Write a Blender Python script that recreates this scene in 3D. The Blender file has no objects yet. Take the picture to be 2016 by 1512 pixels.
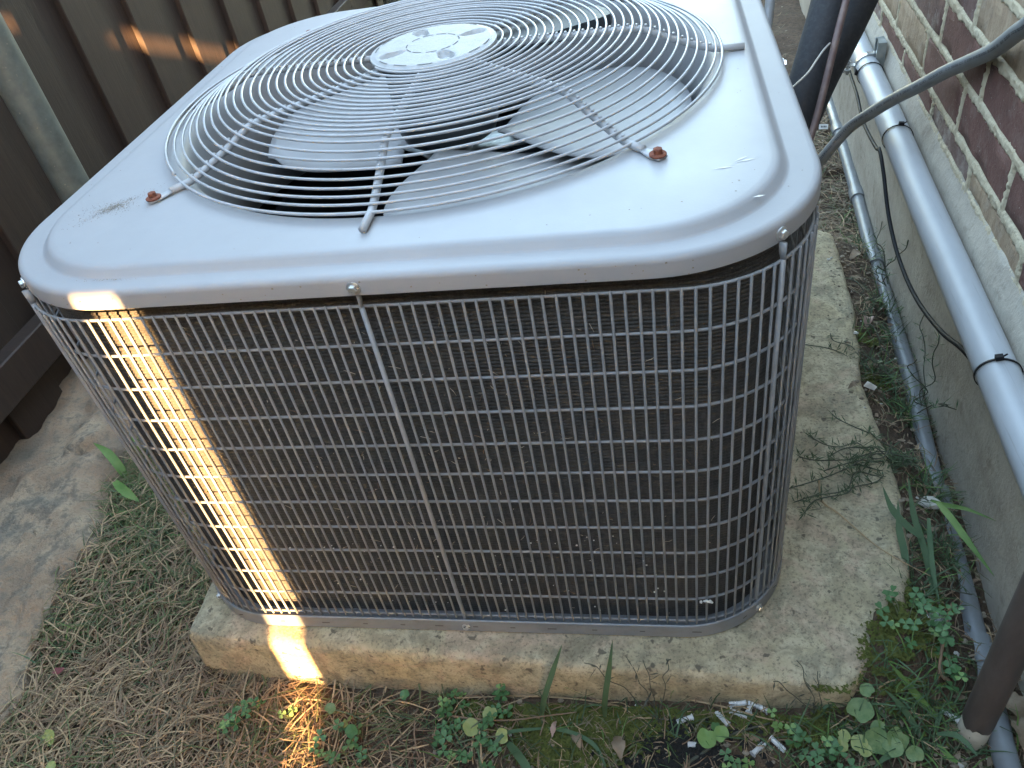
import bpy, math, random
from math import sin, cos, pi, radians, sqrt, atan2, hypot
from mathutils import Vector, Matrix, noise

random.seed(11)
SC = bpy.context.scene
COL = SC.collection

# ------------------------------------------------------------------ camera
cam_data = bpy.data.cameras.new('camera')
cam = bpy.data.objects.new('camera', cam_data)
COL.objects.link(cam)
CR = Vector((0.98074, 0.12490, -0.15019))
CD = Vector((-0.03174, -0.65674, -0.75345))
CF = Vector((-0.19274, 0.74370, -0.64012))
CP = Vector((0.28537, -1.04359, 1.06079))
cam.matrix_world = Matrix(((CR.x, -CD.x, -CF.x, CP.x), (CR.y, -CD.y, -CF.y, CP.y), (CR.z, -CD.z, -CF.z, CP.z), (0, 0, 0, 1)))
cam_data.sensor_width = 36.0
cam_data.lens = 36.0 * 1560.8 / 2016.0
cam_data.clip_start = 0.02
cam_data.clip_end = 500.0
SC.camera = cam

# ------------------------------------------------------------------ world, sun, exposure
SUN_EL = radians(9.0)
SUN = Vector((0.284 * cos(SUN_EL), -0.959 * cos(SUN_EL), sin(SUN_EL)))     # towards the sun
world = bpy.data.worlds.new('World')
SC.world = world
world.use_nodes = True
wn = world.node_tree.nodes
wl = world.node_tree.links
wn.clear()
w_out = wn.new('ShaderNodeOutputWorld')
w_bg = wn.new('ShaderNodeBackground')
w_sky = wn.new('ShaderNodeTexSky')
w_sky.sky_type = 'NISHITA'
w_sky.sun_disc = False
w_sky.sun_elevation = SUN_EL
w_sky.sun_rotation = radians(163.5)
w_sky.air_density = 1.0
w_sky.dust_density = 1.0
w_sky.ozone_density = 1.0
w_bg.inputs['Strength'].default_value = 0.15
w_tint = wn.new('ShaderNodeMix'); w_tint.data_type = 'RGBA'; w_tint.blend_type = 'MULTIPLY'   # white balance: warm tint takes some blue out of the sky
w_tint.inputs[0].default_value = 1.0
w_tint.inputs[7].default_value = (1.0, 0.905, 0.80, 1.0)
wl.new(w_sky.outputs[0], w_tint.inputs[6])
wl.new(w_tint.outputs[2], w_bg.inputs[0])
wl.new(w_bg.outputs[0], w_out.inputs[0])

sun_data = bpy.data.lights.new('sun', 'SUN')
sun_data.energy = 3.5
sun_data.angle = radians(0.5)
sun_data.color = (1.0, 0.57, 0.23)
sun = bpy.data.objects.new('sun', sun_data)
COL.objects.link(sun)
sun.location = SUN * 30
sun.rotation_euler = (-SUN).to_track_quat('-Z', 'Y').to_euler()

SC.view_settings.view_transform = 'Standard'
SC.view_settings.look = 'None'
SC.view_settings.gamma = 1.0
SC.view_settings.use_curve_mapping = False
SC.view_settings.exposure = 4.5
SC.cycles.max_bounces = 10
SC.cycles.diffuse_bounces = 6

# ------------------------------------------------------------------ helpers
def tag(o, label=None, cat=None, group=None, kind=None):
    if label: o['label'] = label
    if cat: o['category'] = cat
    if group: o['group'] = group
    if kind: o['kind'] = kind
    return o

def empty(name, loc=(0, 0, 0), rz=0.0):
    o = bpy.data.objects.new(name, None)
    o.empty_display_size = 0.05
    COL.objects.link(o)
    o.location = loc
    o.rotation_euler = (0, 0, rz)
    return o

class MB:
    """collects verts and faces of one mesh"""
    def __init__(s):
        s.v = []; s.f = []; s.m = []
    def add(s, verts, faces, mi=0):
        b = len(s.v)
        s.v.extend([tuple(p) for p in verts])
        s.f.extend([tuple(i + b for i in f) for f in faces])
        s.m.extend([mi] * len(faces))
        return s
    def box(s, x0, x1, y0, y1, z0, z1, mi=0):
        v = [(x0,y0,z0),(x1,y0,z0),(x1,y1,z0),(x0,y1,z0),(x0,y0,z1),(x1,y0,z1),(x1,y1,z1),(x0,y1,z1)]
        return s.add(v, [(0,3,2,1),(4,5,6,7),(0,1,5,4),(1,2,6,5),(2,3,7,6),(3,0,4,7)], mi)
    def tube(s, pts, r, n=8, cap=True, closed=False, mi=0, flat=None):
        pts = [Vector(p) for p in pts]
        N = len(pts)
        rs = r if isinstance(r, (list, tuple)) else [r] * N
        T = []
        for i in range(N):
            a = pts[(i - 1) % N] if (closed or i > 0) else pts[0]
            b = pts[(i + 1) % N] if (closed or i < N - 1) else pts[-1]
            d = b - a
            T.append(d.normalized() if d.length > 1e-9 else Vector((0, 0, 1)))
        up = Vector((0, 0, 1)) if abs(T[0].z) < 0.9 else Vector((1, 0, 0))
        nrm = (up - T[0] * up.dot(T[0])).normalized()
        b0 = len(s.v)
        for i in range(N):
            nrm = nrm - T[i] * nrm.dot(T[i])
            nrm.normalize()
            bi = T[i].cross(nrm)
            for k in range(n):
                a = 2 * pi * k / n
                fl = 1.0 if flat is None else flat
                p = pts[i] + (nrm * cos(a) * fl + bi * sin(a)) * rs[i]
                s.v.append(tuple(p))
        M = N if closed else N - 1
        for i in range(M):
            j = (i + 1) % N
            for k in range(n):
                l = (k + 1) % n
                s.f.append((b0 + i*n + k, b0 + i*n + l, b0 + j*n + l, b0 + j*n + k)); s.m.append(mi)
        if cap and not closed:
            s.f.append(tuple(b0 + k for k in range(n))[::-1]); s.m.append(mi)
            s.f.append(tuple(b0 + (N-1)*n + k for k in range(n))); s.m.append(mi)
        return s
    def loft(s, loops, closed=True, mi=0, cap0=False, cap1=False):
        n = len(loops[0]); b0 = len(s.v)
        for L in loops: s.v.extend([tuple(p) for p in L])
        kk = n if closed else n - 1
        for i in range(len(loops) - 1):
            for k in range(kk):
                l = (k + 1) % n
                s.f.append((b0 + i*n + k, b0 + i*n + l, b0 + (i+1)*n + l, b0 + (i+1)*n + k)); s.m.append(mi)
        if cap0: s.f.append(tuple(b0 + k for k in range(n))[::-1]); s.m.append(mi)
        if cap1: s.f.append(tuple(b0 + (len(loops)-1)*n + k for k in range(n))); s.m.append(mi)
        return s
    def lathe(s, prof, n=24, c=(0, 0, 0), mi=0, cap0=True, cap1=True):
        loops = [[(c[0] + r*cos(2*pi*k/n), c[1] + r*sin(2*pi*k/n), c[2] + z) for k in range(n)] for r, z in prof]
        return s.loft(loops, True, mi, cap0, cap1)
    def ribbon(s, pts, w, side, mi=0):
        """leaf-like strip: pts centre line, w widths, side vector (or list)"""
        b0 = len(s.v); N = len(pts)
        for i, p in enumerate(pts):
            sd = side[i] if isinstance(side, list) else side
            p = Vector(p)
            s.v.append(tuple(p - sd * w[i] * .5)); s.v.append(tuple(p + sd * w[i] * .5))
        for i in range(N - 1):
            s.f.append((b0+2*i, b0+2*i+1, b0+2*i+3, b0+2*i+2)); s.m.append(mi)
        return s
    def mesh(s, name, mats, smooth=True):
        me = bpy.data.meshes.new(name)
        me.from_pydata(s.v, [], s.f)
        if not isinstance(mats, (list, tuple)): mats = [mats]
        for m in mats: me.materials.append(m)
        if len(mats) > 1: me.polygons.foreach_set('material_index', s.m)
        if smooth:
            me.polygons.foreach_set('use_smooth', [True] * len(me.polygons))
        me.update()
        return me
    def build(s, name, mats, parent=None, smooth=True, angle=None):
        me = s.mesh(name, mats, smooth)
        if angle is not None: me.set_sharp_from_angle(angle=radians(angle))
        o = bpy.data.objects.new(name, me)
        COL.objects.link(o)
        if parent: o.parent = parent
        return o

def inst(name, me, parent=None, loc=(0, 0, 0), rot=(0, 0, 0), scale=(1, 1, 1)):
    o = bpy.data.objects.new(name, me)
    COL.objects.link(o)
    o.location = loc; o.rotation_euler = rot; o.scale = scale
    if parent: o.parent = parent
    return o

def copy_tree(o, parent=None):
    c = o.copy(); COL.objects.link(c); c.parent = parent
    for ch in list(o.children): copy_tree(ch, c)
    return c

def fbm(x, y, z=0.0, o=4, s=1.0):
    v = 0.0; a = 0.5
    p = Vector((x*s, y*s, z*s))
    for _ in range(o):
        v += a * noise.noise(p); p = p * 2.03 + Vector((3.1, 1.7, 5.3)); a *= 0.5
    return v

def smooth(a, b, x):
    t = max(0.0, min(1.0, (x - a) / (b - a)))
    return t * t * (3 - 2 * t)

def catmull(P, n=8):
    P = [Vector(p) for p in P]; out = []
    for i in range(len(P) - 1):
        p0 = P[max(i-1, 0)]; p1 = P[i]; p2 = P[i+1]; p3 = P[min(i+2, len(P)-1)]
        for k in range(n):
            t = k / n
            out.append(0.5*((2*p1) + (p2-p0)*t + (2*p0-5*p1+4*p2-p3)*t*t + (-p0+3*p1-3*p2+p3)*t*t*t))
    out.append(P[-1]); return out

# ------------------------------------------------------------------ materials
class NT:
    def __init__(s, name):
        s.m = bpy.data.materials.new(name); s.m.use_nodes = True
        s.n = s.m.node_tree.nodes; s.l = s.m.node_tree.links
        s.b = s.n['Principled BSDF']
        s.tc = s.n.new('ShaderNodeTexCoord')
    def link(s, a, b): s.l.new(a, b)
    def noise(s, scale, detail=4, rough=.6, vec=None, stretch=None, dist=0.0):
        t = s.n.new('ShaderNodeTexNoise')
        t.inputs['Scale'].default_value = scale; t.inputs['Detail'].default_value = detail
        t.inputs['Roughness'].default_value = rough; t.inputs['Distortion'].default_value = dist
        v = vec or s.tc.outputs['Object']
        if stretch:
            mp = s.n.new('ShaderNodeMapping'); mp.inputs['Scale'].default_value = stretch
            s.link(v, mp.inputs[0]); v = mp.outputs[0]
        s.link(v, t.inputs['Vector']); return t.outputs['Fac']
    def voro(s, scale, feature='F1', vec=None):
        t = s.n.new('ShaderNodeTexVoronoi'); t.inputs['Scale'].default_value = scale; t.feature = feature
        s.link(vec or s.tc.outputs['Object'], t.inputs['Vector']); return t.outputs['Distance']
    def ramp(s, fac, stops, interp='LINEAR'):
        r = s.n.new('ShaderNodeValToRGB'); r.color_ramp.interpolation = interp
        while len(r.color_ramp.elements) < len(stops): r.color_ramp.elements.new(.5)
        for e, (p, c) in zip(r.color_ramp.elements, stops):
            e.position = p
            e.color = (c, c, c, 1) if isinstance(c, (int, float)) else (*c, 1)
        s.link(fac, r.inputs[0]); return r.outputs[0]
    def mix(s, fac, a, b, mode='MIX'):
        m = s.n.new('ShaderNodeMix'); m.data_type = 'RGBA'; m.blend_type = mode
        if isinstance(fac, (int, float)): m.inputs[0].default_value = fac
        else: s.link(fac, m.inputs[0])
        for i, x in ((6, a), (7, b)):
            if isinstance(x, tuple): m.inputs[i].default_value = (*x, 1)
            else: s.link(x, m.inputs[i])
        return m.outputs[2]
    def math(s, op, a, b=0.0):
        m = s.n.new('ShaderNodeMath'); m.operation = op
        for i, x in ((0, a), (1, b)):
            if isinstance(x, (int, float)): m.inputs[i].default_value = x
            else: s.link(x, m.inputs[i])
        return m.outputs[0]
    def rand(s):
        return s.n.new('ShaderNodeObjectInfo').outputs['Random']
    def color(s, c):
        if isinstance(c, tuple): s.b.inputs['Base Color'].default_value = (*c, 1)
        else: s.link(c, s.b.inputs['Base Color'])
        return s
    def rough(s, r):
        if isinstance(r, (int, float)): s.b.inputs['Roughness'].default_value = r
        else: s.link(r, s.b.inputs['Roughness'])
        return s
    def metal(s, v): s.b.inputs['Metallic'].default_value = v; return s
    def spec(s, v): s.b.inputs['Specular IOR Level'].default_value = v; return s
    def bump(s, h, strength=.3, dist=.01):
        b = s.n.new('ShaderNodeBump'); b.inputs['Strength'].default_value = strength; b.inputs['Distance'].default_value = dist
        s.link(h, b.inputs['Height']); s.link(b.outputs[0], s.b.inputs['Normal']); return s

M = {}
def mk(name): M[name] = NT(name); return M[name]

t = mk('enamel')                       # pale grey baked paint of the cover
d1 = t.noise(9, 5, .65); d2 = t.noise(160, 3, .7); d3 = t.noise(420, 2, .6)
c = t.mix(t.ramp(d1, [(.25, 0.0), (.85, 1.0)]), (.312, .320, .338), (.280, .286, .298))
c = t.mix(t.math('MULTIPLY', t.ramp(d2, [(.66, 0.0), (.74, 1.0)]), .35), c, (.33, .30, .26))
st = t.noise(3.2, 6, .72, dist=.8)
c = t.mix(t.math('MULTIPLY', t.ramp(st, [(.40, 0.0), (.90, 1.0)]), .16), c, (.30, .295, .285))
t.color(c).rough(t.ramp(d1, [(.2, .42), (.9, .55)])).bump(d3, .04, .002)
t = mk('wire_paint'); t.color(t.mix(t.ramp(t.noise(30, 4, .6), [(.45, 0.0), (.75, 1.0)]), (.262, .277, .297), (.205, .203, .20))).rough(.42)
t = mk('guard_paint'); t.color(t.mix(t.ramp(t.noise(60, 4, .6), [(.5, 0.0), (.8, 1.0)]), (.355, .37, .395), (.29, .294, .297))).rough(.36)
t = mk('rib_paint'); t.color(t.mix(t.ramp(t.noise(90, 4, .7), [(.60, 0.0), (.78, 1.0)]), (.345, .36, .38), (.27, .24, .20))).rough(.45)
t = mk('pan_paint'); t.color(t.mix(t.ramp(t.noise(25, 5, .7), [(.45, 0.0), (.8, 1.0)]), (.215, .228, .248), (.165, .16, .155))).rough(.4)
t = mk('hub_white')
h = t.noise(220, 4, .7)
t.color(t.mix(t.ramp(t.noise(45, 5, .7), [(.5, 0.0), (.85, 1.0)]), (.325, .337, .348), (.235, .238, .234))).rough(.6).bump(h, .25, .002)
t = mk('slot_dark'); t.color((.10, .10, .10)).rough(.8)
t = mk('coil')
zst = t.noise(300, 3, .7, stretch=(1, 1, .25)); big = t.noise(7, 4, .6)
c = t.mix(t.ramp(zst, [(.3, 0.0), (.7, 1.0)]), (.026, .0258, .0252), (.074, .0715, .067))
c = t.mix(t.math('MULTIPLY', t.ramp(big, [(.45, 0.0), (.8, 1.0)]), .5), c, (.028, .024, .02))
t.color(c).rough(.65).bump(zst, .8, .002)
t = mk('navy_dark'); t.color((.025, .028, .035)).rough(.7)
t = mk('motor'); t.color(t.mix(t.ramp(t.noise(30, 3, .5), [(.4, 0.0), (.7, 1.0)]), (.034, .041, .046), (.026, .032, .036))).rough(.45)
t = mk('blade'); t.color(t.mix(t.ramp(t.noise(8, 4, .6), [(.4, 0.0), (.75, 1.0)]), (.36, .37, .385), (.29, .288, .285))).rough(.5)
t = mk('bright_metal'); t.color((.55, .56, .56)).metal(.75).rough(t.ramp(t.noise(60, 3, .6), [(.3, .22), (.8, .45)]))
t = mk('zinc')
c = t.mix(t.ramp(t.voro(60), [(.1, 0.0), (.7, 1.0)]), (.44, .46, .46), (.30, .33, .33))
t.color(c).metal(.7).rough(.42)
t = mk('galvanised')
n1 = t.noise(28, 5, .7); n2 = t.noise(110, 3, .6)
c = t.mix(t.ramp(n1, [(.35, 0.0), (.7, 1.0)]), (.085, .10, .095), (.14, .158, .148))
c = t.mix(t.ramp(n2, [(.66, 0.0), (.74, 1.0)]), c, (.26, .255, .21))
t.color(c).metal(.15).rough(.5)
t = mk('rust'); n1 = t.noise(260, 4, .7)
t.color(t.ramp(n1, [(.3, (.06, .018, .012)), (.55, (.19, .062, .035)), (.8, (.30, .13, .07))])).rough(.9).bump(n1, .5, .002)

t = mk('concrete')                     # slab
n1 = t.noise(6, 6, .65); n2 = t.noise(55, 5, .7); n3 = t.noise(230, 3, .7); n4 = t.voro(170)
c = t.ramp(n1, [(.36, (.33, .272, .17)), (.47, (.46, .385, .245)), (.56, (.53, .455, .31)), (.66, (.42, .34, .22))])
c = t.mix(t.math('MULTIPLY', t.ramp(t.noise(8, 5, .7, dist=.8), [(.50, 0.0), (.60, 1.0)]), .7), c, (.50, .36, .255))
c = t.mix(t.math('MULTIPLY', t.ramp(t.noise(12, 6, .75, dist=.5), [(.50, 0.0), (.63, 1.0)]), .70), c, (.20, .19, .135))
c = t.mix(t.math('MULTIPLY', t.ramp(n2, [(.46, 0.0), (.62, 1.0)]), .55), c, (.22, .19, .125))
c = t.mix(t.math('MULTIPLY', t.ramp(n3, [(.52, 0.0), (.64, 1.0)]), .60), c, (.12, .10, .07))
c = t.mix(t.math('MULTIPLY', t.ramp(t.noise(62, 2, .5), [(.66, 0.0), (.70, 1.0)]), .8), c, (.09, .075, .055))
t.color(c).rough(.92).bump(t.math('ADD', n2, n3), .45, .003)

t = mk('rough_concrete')               # spilled strip under the fence
n1 = t.noise(5, 6, .7); n2 = t.noise(40, 5, .75)
c = t.ramp(n1, [(.36, (.15, .125, .092)), (.46, (.27, .185, .122)), (.55, (.35, .26, .175)), (.66, (.18, .158, .125))])
c = t.mix(t.math('MULTIPLY', t.ramp(n2, [(.46, 0.0), (.60, 1.0)]), .7), c, (.14, .115, .09))
t.color(c).rough(.95).bump(t.math('ADD', n2, t.noise(14, 6, .75)), .9, .012)

t = mk('foundation')
n1 = t.noise(4, 6, .7, stretch=(1, 1, 2.5)); n2 = t.noise(90, 4, .7); n3 = t.noise(26, 5, .7)
c = t.ramp(n1, [(.3, (.34, .295, .24)), (.5, (.44, .395, .33)), (.72, (.53, .495, .42))])
c = t.mix(t.math('MULTIPLY', t.ramp(n3, [(.56, 0.0), (.72, 1.0)]), .6), c, (.20, .165, .13))
c = t.mix(t.math('MULTIPLY', t.ramp(n2, [(.6, 0.0), (.75, 1.0)]), .5), c, (.16, .15, .13))
t.color(c).rough(.93).bump(t.math('ADD', n2, n3), .5, .004)

t = mk('mortar')
n1 = t.noise(30, 5, .7); n2 = t.noise(200, 4, .7)
c = t.mix(t.ramp(n1, [(.35, 0.0), (.7, 1.0)]), (.50, .42, .29), (.63, .56, .41))
c = t.mix(t.math('MULTIPLY', t.ramp(n2, [(.6, 0.0), (.75, 1.0)]), .6), c, (.24, .20, .15))
t.color(c).rough(.95).bump(t.math('ADD', n1, n2), .7, .004)

def brick_mat(name, stops, streak, eff):
    t = mk(name)
    r = t.rand()
    off = t.n.new('ShaderNodeVectorMath'); off.operation = 'ADD'
    cx = t.n.new('ShaderNodeCombineXYZ'); t.link(t.math('MULTIPLY', r, 37.0), cx.inputs[1]); t.link(t.math('MULTIPLY', r, 11.0), cx.inputs[2])
    t.link(t.tc.outputs['Object'], off.inputs[0]); t.link(cx.outputs[0], off.inputs[1])
    v = off.outputs[0]
    n1 = t.noise(16, 6, .75, vec=v, stretch=streak); n2 = t.noise(120, 4, .7, vec=v); n3 = t.noise(300, 2, .5, vec=v); n4 = t.noise(22, 5, .7, vec=v)
    c = t.ramp(n1, stops)
    c = t.mix(t.math('MULTIPLY', t.ramp(n2, [(.55, 0.0), (.72, 1.0)]), .5), c, (.06, .04, .035))
    c = t.mix(t.ramp(n3, [(.70, 0.0), (.74, 1.0)]), c, (.46, .42, .36))
    if eff: c = t.mix(t.math('MULTIPLY', t.ramp(n4, [(.52, 0.0), (.70, 1.0)]), eff), c, (.47, .44, .40))
    t.color(c).rough(.88).bump(t.math('ADD', n1, n2), .5, .004)
brick_mat('brick_dark', [(.25, (.095, .044, .035)), (.5, (.145, .068, .054)), (.75, (.19, .095, .075))], (1, 1, 1), .12)
brick_mat('brick_purple', [(.25, (.10, .06, .055)), (.5, (.15, .085, .075)), (.75, (.21, .13, .11))], (1, 2, .6), .35)
brick_mat('brick_tan', [(.22, (.17, .115, .075)), (.42, (.33, .235, .155)), (.62, (.42, .32, .22)), (.82, (.36, .21, .125))], (1, 2.6, .55), .25)
brick_mat('brick_chalky', [(.25, (.11, .055, .045)), (.5, (.20, .13, .11)), (.75, (.40, .35, .31))], (1, 1, 1), .85)

t = mk('fence_wood')
r = t.rand()
n1 = t.noise(14, 6, .7, stretch=(1, 6, .5)); n2 = t.noise(90, 3, .6, stretch=(1, 3, .3))
c = t.mix(t.ramp(n1, [(.3, 0.0), (.75, 1.0)]), (.017, .0105, .0085), (.040, .025, .0195))
c = t.mix(t.math('MULTIPLY', r, .45), c, (.022, .0155, .013))
t.color(c).rough(.62).bump(n2, .25, .003)
t = mk('end_grain'); t.color((.11, .075, .05)).rough(.8)

t = mk('pvc_white')
n1 = t.noise(26, 5, .7, stretch=(3, .12, 3)); n2 = t.noise(5, 4, .6); n3 = t.noise(60, 3, .7, stretch=(4, .06, 4))
c = t.mix(t.ramp(n2, [(.35, 0.0), (.7, 1.0)]), (.43, .45, .475), (.36, .372, .385))
c = t.mix(t.math('MULTIPLY', t.ramp(n3, [(.62, 0.0), (.72, 1.0)]), .6), c, (.30, .30, .30))
t.color(c).rough(.42)
t = mk('pvc_grey')
n2 = t.noise(14, 5, .7)
t.color(t.mix(t.ramp(n2, [(.4, 0.0), (.75, 1.0)]), (.22, .235, .25), (.17, .165, .16))).rough(t.ramp(n2, [(.3, .32), (.8, .55)]))
t = mk('cable_grey'); t.color(t.mix(t.ramp(t.noise(20, 4, .6), [(.4, 0.0), (.75, 1.0)]), (.20, .21, .215), (.165, .165, .16))).rough(.48)
t = mk('ink'); t.color((.05, .05, .055)).rough(.7)
t = mk('rubber_foam'); n1 = t.noise(130, 4, .7)
t.color(t.mix(t.ramp(n1, [(.45, 0.0), (.8, 1.0)]), (.020, .022, .027), (.042, .045, .05))).rough(.75).bump(n1, .25, .002)
t = mk('black_plastic'); t.color((.011, .011, .013)).rough(.6).spec(.2)
t = mk('copper_brown'); t.color(t.mix(t.ramp(t.noise(40, 4, .6), [(.4, 0.0), (.75, 1.0)]), (.13, .085, .08), (.20, .15, .13))).rough(.5).metal(.2)
t = mk('thin_wire_white'); t.color((.42, .40, .37)).rough(.5)
t = mk('brown_paint')
n1 = t.noise(38, 5, .7, stretch=(1, 1, .3))
t.color(t.mix(t.ramp(n1, [(.4, 0.0), (.75, 1.0)]), (.095, .074, .066), (.14, .112, .10))).rough(.6).bump(n1, .2, .002)
t = mk('bare_pvc'); t.color(t.mix(t.ramp(t.noise(30, 5, .7), [(.4, 0.0), (.75, 1.0)]), (.50, .45, .36), (.34, .29, .21))).rough(.65)

t = mk('soil')
n1 = t.noise(7, 6, .7); n2 = t.noise(70, 5, .75); n3 = t.noise(260, 3, .7)
c = t.ramp(n1, [(.3, (.075, .048, .030)), (.5, (.125, .080, .050)), (.7, (.17, .112, .072))])
c = t.mix(t.math('MULTIPLY', t.ramp(n2, [(.45, 0.0), (.65, 1.0)]), .7), c, (.035, .026, .02))
c = t.mix(t.ramp(n3, [(.66, 0.0), (.74, 1.0)]), c, (.27, .22, .16))
t.color(c).rough(.97).bump(t.math('ADD', n2, n3), .9, .008)
t = mk('lawn_far'); n1 = t.noise(3, 6, .7)
t.color(t.ramp(n1, [(.3, (.045, .05, .025)), (.7, (.08, .075, .04))])).rough(.95)
t = mk('black_soil'); n1 = t.noise(90, 5, .75)
t.color(t.ramp(n1, [(.3, (.008, .008, .008)), (.7, (.03, .026, .022))])).rough(.95).bump(n1, .8, .008)

def flat(name, a, b, scale=60, rough=.7, trans=0.0):
    t = mk(name)
    t.color(t.mix(t.ramp(t.noise(scale, 4, .65), [(.35, 0.0), (.7, 1.0)]), a, b)).rough(rough)
    if trans: t.b.inputs['Transmission Weight'].default_value = 0.0; t.b.inputs['Subsurface Weight'].default_value = 0.0
    return t
flat('straw_pale', (.43, .30, .17), (.30, .205, .115), 30)
flat('straw_brown', (.19, .115, .068), (.27, .18, .11), 30)
flat('straw_grey', (.13, .105, .06), (.19, .15, .09), 30)
flat('straw_green', (.085, .105, .035), (.13, .135, .055), 30)
flat('grass_dark', (.035, .06, .022), (.06, .09, .035), 30)
flat('grass_bright', (.09, .17, .035), (.14, .22, .06), 30)
flat('grass_mid', (.055, .105, .045), (.08, .13, .06), 30)
flat('clover_leaf', (.055, .135, .045), (.085, .18, .06), 90, .55)
flat('clover_leaf_pale', (.15, .26, .07), (.20, .30, .10), 90, .55)
flat('weed_leaf', (.10, .17, .06), (.19, .25, .10), 110, .6)
flat('weed_leaf_yellow', (.24, .28, .08), (.30, .32, .13), 110, .6)
flat('stem_green', (.10, .13, .06), (.15, .16, .09), 50)
flat('stem_dark', (.055, .06, .04), (.09, .085, .06), 50)
flat('moss', (.065, .080, .014), (.125, .130, .028), 160, .95)
flat('pebble', (.32, .26, .19), (.17, .135, .10), 40, .85)
flat('pebble_white', (.60, .57, .52), (.45, .42, .37), 60, .8)
flat('dead_leaf', (.20, .14, .09), (.30, .23, .16), 60, .8)
flat('pink_leaf', (.30, .20, .16), (.38, .27, .21), 60, .7)
flat('plug_white', (.70, .70, .71), (.52, .51, .49), 140, .5)
flat('red_scrap', (.20, .05, .05), (.14, .055, .05), 90, .6)
flat('tag_white', (.68, .68, .66), (.58, .57, .54), 90, .6)
flat('debris_pale', (.55, .50, .42), (.40, .32, .22), 90, .8)
flat('fleck_white', (.72, .71, .68), (.60, .58, .54), 200, .8)
flat('dirt_speck', (.20, .165, .12), (.27, .22, .16), 200, .9)
flat('eave_paint', (.45, .42, .37), (.40, .37, .32), 10, .7)
def mt(*names):
    r = [M[n].m for n in names]
    return r if len(r) > 1 else r[0]

# ------------------------------------------------------------------ ground
WTH = atan2(.045, 1.0)                       # the house wall is turned a little against the unit
WT = Vector((sin(WTH), cos(WTH), 0)); WNOR = Vector((-cos(WTH), sin(WTH), 0)); WP = Vector((.745, -.1, 0))
def wpt(s, off, z): return WP + WT * s + WNOR * off + Vector((0, 0, z))
SL = [(-.436, -.476), (-.20, -.487), (.06, -.499), (.30, -.507), (.495, -.519), (.532, -.468), (.585, -.405), (.612, -.31), (.628, -.18), (.622, -.06), (.618, .05), (.645, .25), (.655, .55), (.62, .58), (.1, .60), (-.43, .62), (-.45, .1)]
def seg_dist(px, py, P):
    best = 9e9; ins = False; n = len(P)
    for i in range(n):
        x0, y0 = P[i]; x1, y1 = P[(i+1) % n]
        dx, dy = x1-x0, y1-y0
        tt = max(0, min(1, ((px-x0)*dx + (py-y0)*dy) / (dx*dx + dy*dy)))
        best = min(best, hypot(px-x0-tt*dx, py-y0-tt*dy))
        if (y0 > py) != (y1 > py) and px < (x1-x0)*(py-y0)/(y1-y0) + x0: ins = not ins
    return -best if ins else best

def gz(x, y):
    z = .010 * fbm(x, y, 0, 3, 7) * 2 + .004 * fbm(x, y, 3, 2, 40)
    if x < .3: z -= .012 * smooth(-.1, -.45, x) * smooth(-.3, -.5, y)
    d = None
    if -.6 < y < 1.2 and x > .4:
        d = seg_dist(x, y, SL)
        right = smooth(.42, .56, x) * smooth(-.56, -.46, y)
        if d > -.03: z += .072 * right * (1 - smooth(.0, .13, max(d, 0)))
        else: z += .06 * right
    if x > -.15 and y < -.40: z += (.012 * smooth(-.15, .12, x) + .026 * smooth(.0, .45, x)) * (1 - smooth(.52, .66, x) * .6)
    if d is not None and d < -.035: z = min(z, .07)
    if x > .2 and y > 1.0: z += .015
    return z

def build_ground():
    mb = MB()
    x0, x1, y0, y1, st = -1.35, 1.0, -1.0, 2.9, .0135
    nx = int((x1-x0)/st); ny = int((y1-y0)/st)
    V = []
    for j in range(ny+1):
        for i in range(nx+1):
            x = x0 + (x1-x0)*i/nx; y = y0 + (y1-y0)*j/ny
            e = min(i, nx-i, j, ny-j)
            z = gz(x, y) if e > 2 else -.012
            V.append((x, y, z))
    F = [(j*(nx+1)+i, j*(nx+1)+i+1, (j+1)*(nx+1)+i+1, (j+1)*(nx+1)+i) for j in range(ny) for i in range(nx)]
    mb.add(V, F)
    B = 200.0                                      # to the horizon
    xs = [-B, x0, x1, B]; ys = [-B, y0, y1, B]
    for a in range(3):
        for b in range(3):
            if a == 1 and b == 1: continue
            mb.add([(xs[a], ys[b], -.012), (xs[a+1], ys[b], -.012), (xs[a+1], ys[b+1], -.012), (xs[a], ys[b+1], -.012)], [(0, 1, 2, 3)], 1)
    o = mb.build('ground', mt('soil', 'lawn_far'))
    tag(o, 'bare brown soil with bits of straw around the concrete slab', None, None, 'structure')
build_ground()

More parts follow.
